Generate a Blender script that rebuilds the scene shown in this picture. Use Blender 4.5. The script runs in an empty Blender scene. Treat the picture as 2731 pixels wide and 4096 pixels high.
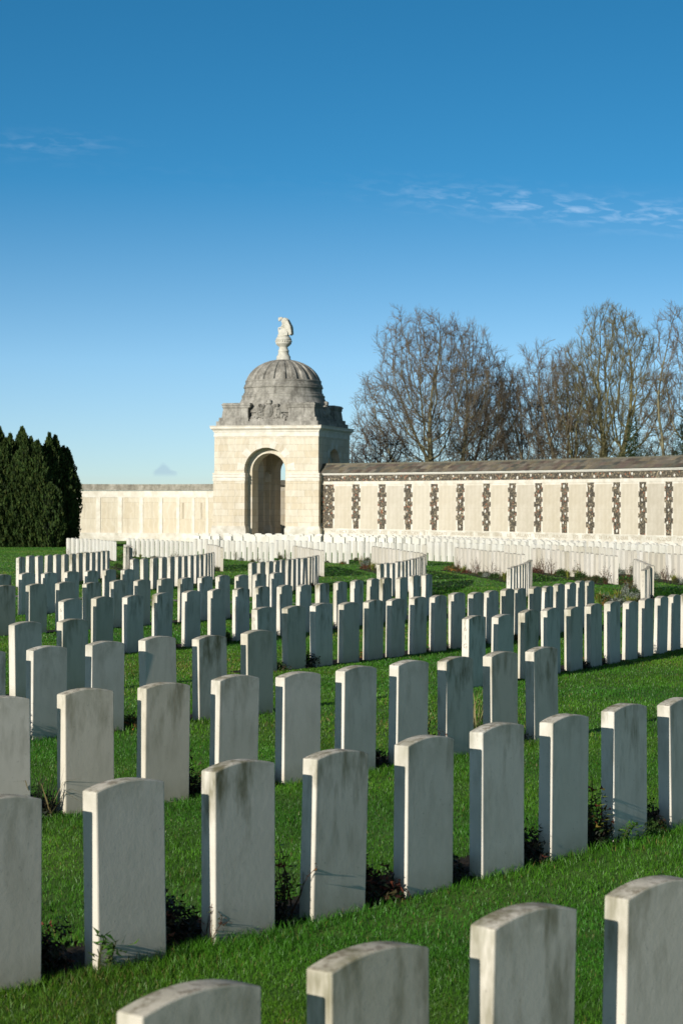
import bpy, bmesh, math, random
import numpy as np
from mathutils import Vector, Matrix, noise
random.seed(7); rng=np.random.default_rng(11)
SC=bpy.context.scene; C=SC.collection
F=7964.; H=2013.; G0=1.92; G1=.00533; YB=131.
R=math.radians
def gz(x,y):
    return -(G0+G1*min(y,YB)) if y>-40 else -(G0-G1*40)
# ------------------------------------------------------------------ helpers
def mesh_np(name,V,Fc,cols=None):
    me=bpy.data.meshes.new(name)
    V=np.asarray(V,dtype=np.float32); Fc=np.asarray(Fc,dtype=np.int32); k=Fc.shape[1]
    me.vertices.add(len(V)); me.vertices.foreach_set('co',V.ravel())
    me.loops.add(Fc.size); me.loops.foreach_set('vertex_index',Fc.ravel())
    me.polygons.add(len(Fc)); me.polygons.foreach_set('loop_start',np.arange(0,Fc.size,k,dtype=np.int32))
    me.polygons.foreach_set('loop_total',np.full(len(Fc),k,dtype=np.int32))
    me.update(calc_edges=True)
    if cols is not None:
        a=me.color_attributes.new('Col','FLOAT_COLOR','POINT')
        c=np.ones((len(V),4),dtype=np.float32); c[:,:3]=cols; a.data.foreach_set('color',c.ravel())
    return me
def link(name,me,mat=None,parent=None):
    o=bpy.data.objects.new(name,me); C.objects.link(o)
    if mat is not None and me is not None:
        if len(me.materials)==0:
            for m in (mat if isinstance(mat,(list,tuple)) else [mat]): me.materials.append(m)
    if parent is not None: o.parent=parent
    return o
def tag(o,label,cat,group=None,kind=None):
    if label: o['label']=label
    if cat: o['category']=cat
    if group: o['group']=group
    if kind: o['kind']=kind
    return o
def empty(name,loc,rz=0):
    o=bpy.data.objects.new(name,None); C.objects.link(o); o.location=loc; o.rotation_euler=(0,0,rz); o.empty_display_size=.3; return o
class MB:
    def __init__(s): s.v=[]; s.f=[]; s.m=[]; s.c=[]; s.cur=0; s.col=(1,1,1)
    def add(s,vs,fs):
        b=len(s.v); s.v+= [tuple(v) for v in vs]; s.c+=[s.col]*len(vs)
        for f in fs: s.f.append([b+i for i in f]); s.m.append(s.cur)
    def box(s,x0,x1,y0,y1,z0,z1,fn=None):
        vs=[(x,y,z) for z in (z0,z1) for y in (y0,y1) for x in (x0,x1)]
        if fn: vs=[fn(*v) for v in vs]
        s.add(vs,[(0,2,3,1),(4,5,7,6),(0,1,5,4),(2,6,7,3),(0,4,6,2),(1,3,7,5)])
    def frus(s,a,b,z0,z1):   # a,b=(x0,x1,y0,y1)
        vs=[(x,y,z0) for y in a[2:] for x in a[:2]]+[(x,y,z1) for y in b[2:] for x in b[:2]]
        s.add(vs,[(0,2,3,1),(4,5,7,6),(0,1,5,4),(2,6,7,3),(0,4,6,2),(1,3,7,5)])
    def lathe(s,prof,n=48,cx=0,cy=0,cap=True,rf=None):
        b=len(s.v)
        for r,z in prof:
            for i in range(n):
                t=2*math.pi*i/n; rr=r*(rf(t,z) if rf else 1)
                s.v.append((cx+rr*math.cos(t),cy+rr*math.sin(t),z)); s.c.append(s.col)
        for k in range(len(prof)-1):
            for i in range(n):
                j=(i+1)%n; s.f.append([b+k*n+i,b+k*n+j,b+(k+1)*n+j,b+(k+1)*n+i]); s.m.append(s.cur)
        if cap:
            s.f.append([b+i for i in range(n)][::-1]); s.m.append(s.cur)
            s.f.append([b+(len(prof)-1)*n+i for i in range(n)]); s.m.append(s.cur)
    def sph(s,c,r,nu=10,nv=7,rot=None):
        vs=[]
        for i in range(nv+1):
            p=math.pi*i/nv
            for j in range(nu):
                t=2*math.pi*j/nu
                v=Vector((r[0]*math.sin(p)*math.cos(t),r[1]*math.sin(p)*math.sin(t),r[2]*math.cos(p)))
                if rot: v=rot@v
                vs.append((c[0]+v.x,c[1]+v.y,c[2]+v.z))
        fs=[(i*nu+j,(i+1)*nu+j,(i+1)*nu+(j+1)%nu,i*nu+(j+1)%nu) for i in range(nv) for j in range(nu)]
        s.add(vs,fs)
    def tube(s,pts,rad,n=6):
        b=len(s.v); P=[Vector(p) for p in pts]
        for i,p in enumerate(P):
            d=(P[min(i+1,len(P)-1)]-P[max(i-1,0)]).normalized()
            a=d.orthogonal().normalized(); c=d.cross(a)
            for j in range(n):
                t=2*math.pi*j/n; q=p+(a*math.cos(t)+c*math.sin(t))*rad[i]; s.v.append(tuple(q)); s.c.append(s.col)
        for k in range(len(P)-1):
            for i in range(n):
                j=(i+1)%n; s.f.append([b+k*n+i,b+k*n+j,b+(k+1)*n+j,b+(k+1)*n+i]); s.m.append(s.cur)
        s.f.append([b+i for i in range(n)][::-1]); s.m.append(s.cur)
        s.f.append([b+(len(P)-1)*n+i for i in range(n)]); s.m.append(s.cur)
    def mesh(s,name,smooth=False,col=False,fix=True):
        me=bpy.data.meshes.new(name); me.from_pydata(s.v,[],s.f)
        me.polygons.foreach_set('material_index',s.m)
        if col:
            a=me.color_attributes.new('Col','FLOAT_COLOR','POINT')
            a.data.foreach_set('color',np.array([(*c,1) for c in s.c],dtype=np.float32).ravel())
        if fix:
            bm=bmesh.new(); bm.from_mesh(me); bmesh.ops.recalc_face_normals(bm,faces=bm.faces); bm.to_mesh(me); bm.free()
        if smooth: me.polygons.foreach_set('use_smooth',[True]*len(me.polygons))
        me.update(); return me
    def obj(s,name,mat,parent=None,smooth=False,col=False,fix=True):
        return link(name,s.mesh(name,smooth,col,fix),mat,parent)
def bevel_mesh(me,w,seg=2,ang=30):
    bm=bmesh.new(); bm.from_mesh(me); bmesh.ops.remove_doubles(bm,verts=bm.verts,dist=1e-5)
    es=[e for e in bm.edges if len(e.link_faces)==2 and e.calc_face_angle(0)>R(ang)]
    bmesh.ops.bevel(bm,geom=es,offset=w,segments=seg,profile=.5,affect='EDGES'); bm.to_mesh(me); bm.free()
# ------------------------------------------------------------------ materials
class NT:
    def __init__(s,name):
        s.m=bpy.data.materials.new(name); s.m.use_nodes=True; s.t=s.m.node_tree; s.n=s.t.nodes; s.n.clear()
        s.out=s.n.new('ShaderNodeOutputMaterial'); s.b=s.n.new('ShaderNodeBsdfPrincipled'); s.t.links.new(s.b.outputs[0],s.out.inputs[0])
        s.b.inputs['Roughness'].default_value=.85; s.b.inputs['Specular IOR Level'].default_value=.25
    def N(s,t,**k):
        n=s.n.new(t)
        for a,b in k.items(): setattr(n,a,b)
        return n
    def L(s,a,b): s.t.links.new(a,b)
    def coord(s,kind='Object'): return s.N('ShaderNodeTexCoord').outputs[kind]
    def map(s,vec,scale=(1,1,1),loc=None):
        m=s.N('ShaderNodeMapping'); s.L(vec,m.inputs[0]); m.inputs['Scale'].default_value=scale
        if loc is not None:
            if isinstance(loc,tuple): m.inputs['Location'].default_value=loc
            else: s.L(loc,m.inputs['Location'])
        return m.outputs[0]
    def noise(s,vec,sc,det=4,rough=.6,out='Fac'):
        n=s.N('ShaderNodeTexNoise'); s.L(vec,n.inputs['Vector']); n.inputs['Scale'].default_value=sc; n.inputs['Detail'].default_value=det; n.inputs['Roughness'].default_value=rough
        return n.outputs[out]
    def ramp(s,fac,stops,interp='LINEAR'):
        r=s.N('ShaderNodeValToRGB'); s.L(fac,r.inputs[0]); cr=r.color_ramp; cr.interpolation=interp
        while len(cr.elements)<len(stops): cr.elements.new(.5)
        for e,(p,c) in zip(cr.elements,stops): e.position=p; e.color=(*c,1) if len(c)==3 else c
        return r.outputs[0]
    def mix(s,fac,a,b,mode='MIX'):
        m=s.N('ShaderNodeMix',data_type='RGBA',blend_type=mode)
        for i,v in ((0,fac),(6,a),(7,b)):
            if hasattr(v,'is_output'): s.L(v,m.inputs[i])
            else: m.inputs[i].default_value=v if i==0 else (*v,1)
        return m.outputs[2]
    def math(s,op,a,b=0,c=0):
        m=s.N('ShaderNodeMath',operation=op)
        for i,v in enumerate((a,b,c)):
            if hasattr(v,'is_output'): s.L(v,m.inputs[i])
            else: m.inputs[i].default_value=v
        return m.outputs[0]
    def base(s,c):
        if hasattr(c,'is_output'): s.L(c,s.b.inputs['Base Color'])
        else: s.b.inputs['Base Color'].default_value=(*c,1)
    def bump(s,h,st=.3,dist=.01):
        b=s.N('ShaderNodeBump'); s.L(h,b.inputs['Height']); b.inputs['Strength'].default_value=st; b.inputs['Distance'].default_value=dist; s.L(b.outputs[0],s.b.inputs['Normal'])
def g3(v): return (v,v,v)
def m_headstone(nm='headstone_stone',amt=1.):
    t=NT(nm); co=t.coord()
    inf=t.N('ShaderNodeObjectInfo'); rnd=inf.outputs['Random']
    cb=t.N('ShaderNodeCombineXYZ'); 
    for i,k in enumerate((37.,91.,53.)): t.L(t.math('MULTIPLY',rnd,k),cb.inputs[i])
    v=t.map(co,(1,1,1),cb.outputs[0])
    vs=t.map(co,(1,1,.3),cb.outputs[0])
    tone=t.ramp(rnd,[(0,(.61,.56,.47)),(.3,(.68,.63,.55)),(.55,(.54,.49,.39)),(.75,(.70,.66,.59)),(1,(.57,.52,.43))])
    n1=t.noise(v,5,5); c=t.mix(t.math('MULTIPLY',t.ramp(n1,[(.35,g3(0)),(.7,g3(1))]),.22),tone,(.42,.40,.33))
    st=t.noise(vs,9,4); stm=t.ramp(st,[(.47,g3(0)),(.68,g3(1))])
    # weather streaks strongest near the head of each stone
    sx=t.N('ShaderNodeSeparateXYZ'); t.L(co,sx.inputs[0]); z=sx.outputs[2]
    hz=t.N('ShaderNodeMapRange'); t.L(z,hz.inputs[0]); hz.inputs[1].default_value=.25; hz.inputs[2].default_value=.8; hz.inputs[4].default_value=1.15
    c=t.mix(t.math('MULTIPLY',t.math('MULTIPLY',t.math('MULTIPLY',stm,amt),t.math('ADD',t.math('MULTIPLY',hz.outputs[0],.6),.15)),t.math('ADD',t.math('MULTIPLY',t.math('FRACT',t.math('MULTIPLY',rnd,7.3)),1.1),.35)),c,(.17,.155,.09))
    # algae near ground
    lz=t.N('ShaderNodeMapRange'); t.L(z,lz.inputs[0]); lz.inputs[1].default_value=.16; lz.inputs[2].default_value=-.02
    c=t.mix(t.math('MULTIPLY',t.math('MULTIPLY',lz.outputs[0],t.noise(v,14,3)),.9),c,(.26,.23,.13))
    # lichen blotches on the head and specks
    geo=t.N('ShaderNodeNewGeometry'); sn=t.N('ShaderNodeSeparateXYZ'); t.L(geo.outputs['Normal'],sn.inputs[0])
    up=t.ramp(sn.outputs[2],[(.5,g3(0)),(.8,g3(1))])
    l=t.ramp(t.noise(v,22,6,.7),[(.50,g3(0)),(.60,g3(1))])
    c=t.mix(t.math('MULTIPLY',t.math('MULTIPLY',up,l),.8),c,(.20,.165,.12))
    eb=t.N('ShaderNodeMapRange'); t.L(z,eb.inputs[0]); eb.inputs[1].default_value=.62; eb.inputs[2].default_value=.80; c=t.mix(t.math('MULTIPLY',t.math('MULTIPLY',eb.outputs[0],t.ramp(t.noise(v,7,5,.7),[(.4,g3(0)),(.62,g3(1))])),.4*amt),c,(.21,.205,.12))
    sp=t.ramp(t.noise(v,46,3,.6),[(.66,g3(0)),(.72,g3(1))])
    c=t.mix(t.math('MULTIPLY',sp,.35),c,(.2,.18,.14))
    t.base(c); t.b.inputs['Roughness'].default_value=.8
    h=t.math('ADD',t.noise(v,180,3),t.math('MULTIPLY',t.noise(v,26,3),1.5)); t.bump(h,.35,.0016)
    return t.m
def m_ashlar(name,c1,c2,dirt,streak=.35,bw=.95,bh=.42,mort=(.33,.29,.22)):
    t=NT(name); co=t.coord(); s=t.N('ShaderNodeSeparateXYZ'); t.L(co,s.inputs[0])
    cb=t.N('ShaderNodeCombineXYZ'); t.L(t.math('ADD',s.outputs[0],s.outputs[1]),cb.inputs[0]); t.L(s.outputs[2],cb.inputs[1])
    br=t.N('ShaderNodeTexBrick'); t.L(cb.outputs[0],br.inputs['Vector']); br.inputs['Scale'].default_value=1
    br.inputs['Brick Width'].default_value=bw; br.inputs['Row Height'].default_value=bh; br.inputs['Mortar Size'].default_value=.008; br.inputs['Mortar Smooth'].default_value=.2
    br.inputs['Color1'].default_value=(*c1,1); br.inputs['Color2'].default_value=(*c2,1); br.inputs['Mortar'].default_value=(*mort,1); br.inputs['Bias'].default_value=-.1
    c=br.outputs[0]
    n=t.noise(co,.9,6,.65); c=t.mix(t.math('MULTIPLY',t.ramp(n,[(.45,g3(0)),(.75,g3(1))]),.5),c,tuple(x*.72 for x in c1))
    vs=t.map(co,(1,1,.18)); n2=t.noise(vs,1.6,6,.7)
    c=t.mix(t.math('MULTIPLY',t.ramp(n2,[(.5,g3(0)),(.72,g3(1))]),streak),c,dirt)
    w=t.N('ShaderNodeTexWave'); t.L(t.map(co,(1,1,1.4)),w.inputs[0]); w.inputs['Scale'].default_value=.8; w.inputs['Distortion'].default_value=9; w.inputs['Detail'].default_value=3
    c=t.mix(t.math('MULTIPLY',t.ramp(w.outputs['Fac'],[(.7,g3(0)),(1,g3(1))]),.16),c,(.75,.72,.66))
    t.base(c); t.bump(t.math('ADD',t.noise(co,30,4),t.math('MULTIPLY',br.outputs['Fac'],-1.5)),.3,.008); return t.m
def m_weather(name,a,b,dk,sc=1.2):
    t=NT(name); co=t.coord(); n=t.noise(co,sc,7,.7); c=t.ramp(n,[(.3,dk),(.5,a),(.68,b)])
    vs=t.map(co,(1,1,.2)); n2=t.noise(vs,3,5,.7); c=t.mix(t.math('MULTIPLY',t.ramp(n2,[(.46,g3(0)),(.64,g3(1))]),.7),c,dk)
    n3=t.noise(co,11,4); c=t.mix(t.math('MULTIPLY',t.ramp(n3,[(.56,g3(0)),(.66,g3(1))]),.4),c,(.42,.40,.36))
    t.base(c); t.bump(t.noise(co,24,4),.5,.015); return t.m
def m_plain(name,a,b,sc=3,rough=.85,bump=.3,stretch=(1,1,1)):
    t=NT(name); co=t.map(t.coord(),stretch); n=t.noise(co,sc,5,.65); t.base(t.ramp(n,[(.35,a),(.68,b)])); t.b.inputs['Roughness'].default_value=rough
    t.bump(t.noise(t.coord(),sc*12,4),bump,.006); return t.m
def m_flint():
    t=NT('knapped_flint'); co=t.coord('Generated' if False else 'Object'); v=t.N('ShaderNodeTexVoronoi'); t.L(co,v.inputs['Vector']); v.inputs['Scale'].default_value=13
    e=t.N('ShaderNodeTexVoronoi',feature='DISTANCE_TO_EDGE'); t.L(co,e.inputs['Vector']); e.inputs['Scale'].default_value=13
    sep=t.N('ShaderNodeSeparateColor'); t.L(v.outputs['Color'],sep.inputs[0])
    c=t.ramp(sep.outputs[0],[(0,(.04,.034,.028)),(.4,(.13,.11,.08)),(.62,(.05,.044,.036)),(.82,(.34,.28,.19)),(.9,(.30,.10,.05)),(.94,(.12,.10,.08))],'CONSTANT')
    m=t.ramp(e.outputs['Distance'],[(.03,g3(1)),(.1,g3(0))]); c=t.mix(t.math('MULTIPLY',m,.5),c,(.26,.22,.155))
    t.base(c); t.b.inputs['Roughness'].default_value=.6; t.bump(e.outputs['Distance'],.6,.03); return t.m
def m_col(name,rough=.8,trans=0,bump=0,spec=.25,var=.25,sc=4):
    t=NT(name); a=t.N('ShaderNodeAttribute',attribute_name='Col')
    n=t.noise(t.coord(),sc,4); c=t.mix(1,a.outputs['Color'],t.ramp(n,[(.3,g3(1-var)),(.7,g3(1+var))]),'MULTIPLY')
    t.base(c); t.b.inputs['Roughness'].default_value=rough; t.b.inputs['Specular IOR Level'].default_value=spec
    if bump: t.bump(t.noise(t.coord(),sc*6,4),bump,.01)
    if trans:
        tr=t.N('ShaderNodeBsdfTranslucent'); t.L(c,tr.inputs[0]); mx=t.N('ShaderNodeMixShader'); mx.inputs[0].default_value=trans
        t.L(t.b.outputs[0],mx.inputs[1]); t.L(tr.outputs[0],mx.inputs[2]); t.L(mx.outputs[0],t.out.inputs[0])
    return t.m
def m_ground():
    t=NT('mown_lawn'); co=t.coord()
    n1=t.noise(co,.35,4); n2=t.noise(co,2.2,5,.7); n3=t.noise(co,26,4,.7)
    c=t.ramp(n2,[(.3,(.055,.135,.016)),(.55,(.085,.195,.024)),(.75,(.14,.22,.034))])
    c=t.mix(t.math('MULTIPLY',t.ramp(n1,[(.5,g3(0)),(.7,g3(1))]),.45),c,(.13,.15,.035))
    c=t.mix(t.math('MULTIPLY',t.ramp(n3,[(.35,g3(1)),(.6,g3(0))]),.4),c,(.02,.05,.006))
    w=t.N('ShaderNodeTexWave'); m=t.map(co,(1,1,1)); t.L(m,w.inputs[0]); w.bands_direction='Y'; w.inputs['Scale'].default_value=.55; w.inputs['Distortion'].default_value=1.2
    c=t.mix(t.math('MULTIPLY',w.outputs['Fac'],.3),c,(.11,.19,.03))
    t.base(c); t.b.inputs['Roughness'].default_value=.9; t.bump(t.math('ADD',n3,t.noise(co,90,3)),.2,.01); return t.m
def m_slate():
    t=NT('roof_slate'); a=t.N('ShaderNodeAttribute',attribute_name='Col'); co=t.coord()
    n=t.noise(co,7,5,.7); c=t.mix(1,a.outputs['Color'],t.ramp(n,[(.3,g3(.7)),(.7,g3(1.25))]),'MULTIPLY')
    c=t.mix(t.math('MULTIPLY',t.ramp(t.noise(co,2.5,6,.7),[(.52,g3(0)),(.66,g3(1))]),.35),c,(.16,.15,.07))
    t.base(c); t.b.inputs['Roughness'].default_value=.6; t.bump(t.noise(co,40,3),.4,.006); return t.m
def m_panel():
    t=NT('name_panel_stone'); co=t.coord(); inf=t.N('ShaderNodeObjectInfo'); rnd=inf.outputs['Random']
    tone=t.ramp(rnd,[(0,(.50,.44,.34)),(.35,(.55,.49,.39)),(.6,(.47,.42,.34)),(.8,(.57,.52,.43)),(1,(.50,.43,.32))])
    # carved name columns read as faint vertical bands, fine rows across
    w=t.N('ShaderNodeTexWave'); t.L(co,w.inputs[0]); w.bands_direction='X'; w.inputs['Scale'].default_value=.85; w.inputs['Distortion'].default_value=.4
    c=t.mix(t.math('MULTIPLY',w.outputs['Fac'],.22),tone,(.38,.33,.25))
    w2=t.N('ShaderNodeTexWave'); t.L(co,w2.inputs[0]); w2.bands_direction='Z'; w2.inputs['Scale'].default_value=9; w2.inputs['Distortion'].default_value=1.5
    c=t.mix(t.math('MULTIPLY',w2.outputs['Fac'],.13),c,(.36,.31,.24))
    n=t.noise(co,1.3,5,.7); c=t.mix(t.math('MULTIPLY',t.ramp(n,[(.45,g3(0)),(.7,g3(1))]),.4),c,(.66,.61,.53))
    sx=t.N('ShaderNodeSeparateXYZ'); t.L(co,sx.inputs[0]); j=t.ramp(t.math('ABSOLUTE',t.math('ADD',sx.outputs[2],.28)),[(0,g3(1)),(.012,g3(0))])
    c=t.mix(t.math('MULTIPLY',j,.4),c,(.3,.26,.2))
    t.base(c); return t.m
M={}
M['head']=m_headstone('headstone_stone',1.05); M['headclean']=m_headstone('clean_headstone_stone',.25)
M['cream']=m_ashlar('cream_ashlar',(.57,.49,.36),(.64,.585,.48),(.33,.27,.18),.42)
M['trim']=m_plain('cream_trim_stone',(.56,.51,.42),(.72,.68,.60),2.2)
M['base']=m_plain('weathered_base_stone',(.46,.42,.34),(.70,.67,.60),1.6)
M['grey']=m_weather('weathered_dome_stone',(.28,.265,.23),(.44,.415,.365),(.105,.097,.082))
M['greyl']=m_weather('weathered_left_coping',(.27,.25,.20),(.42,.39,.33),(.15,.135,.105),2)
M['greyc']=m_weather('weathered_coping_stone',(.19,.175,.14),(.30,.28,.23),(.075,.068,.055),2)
M['statue']=m_plain('statue_stone',(.40,.38,.32),(.60,.58,.50),3.5)
M['flint']=m_flint()
M['pale']=m_plain('pale_stone',(.55,.52,.46),(.68,.66,.60),20)
M['panel']=m_panel()
M['tan']=m_ashlar('tan_panel_stone',(.53,.455,.335),(.60,.54,.43),(.62,.57,.47),.5,.8,1.1,(.36,.30,.22))
M['inner']=m_ashlar('inner_ashlar',(.58,.50,.38),(.62,.55,.43),(.17,.15,.12),.5)
M['slate']=m_slate()
M['carve']=m_plain('carved_letter_shadow',(.30,.24,.17),(.44,.37,.28),6)
M['carve2']=m_plain('carved_letter',(.34,.30,.25),(.40,.36,.30),6)
M['leaf']=m_col('leaf',.6,.25,0,.3,.3,6)
M['grass']=m_col('grass_blade',.45,.35,0,.35,.3,1.2)
M['bark']=m_col('bark',.9,0,.6,.1,.35,2.5)
M['twig']=m_col('twig',.9,0,0,.1,.3,.7)
M['soil']=m_plain('soil_earth',(.010,.007,.004),(.035,.024,.014),9,.95,1)
M['path']=m_plain('path_paving',(.22,.20,.17),(.34,.31,.26),5,.9,.5)
M['ground']=m_ground()
M['bronze']=m_plain('dark_bronze',(.02,.018,.014),(.05,.042,.03),8,.5)
M['bronze2']=m_plain('light_bronze',(.30,.24,.14),(.36,.28,.16),8,.5)
M['yew']=m_col('yew_foliage',.7,.15,0,.2,.45,2.2)
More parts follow.
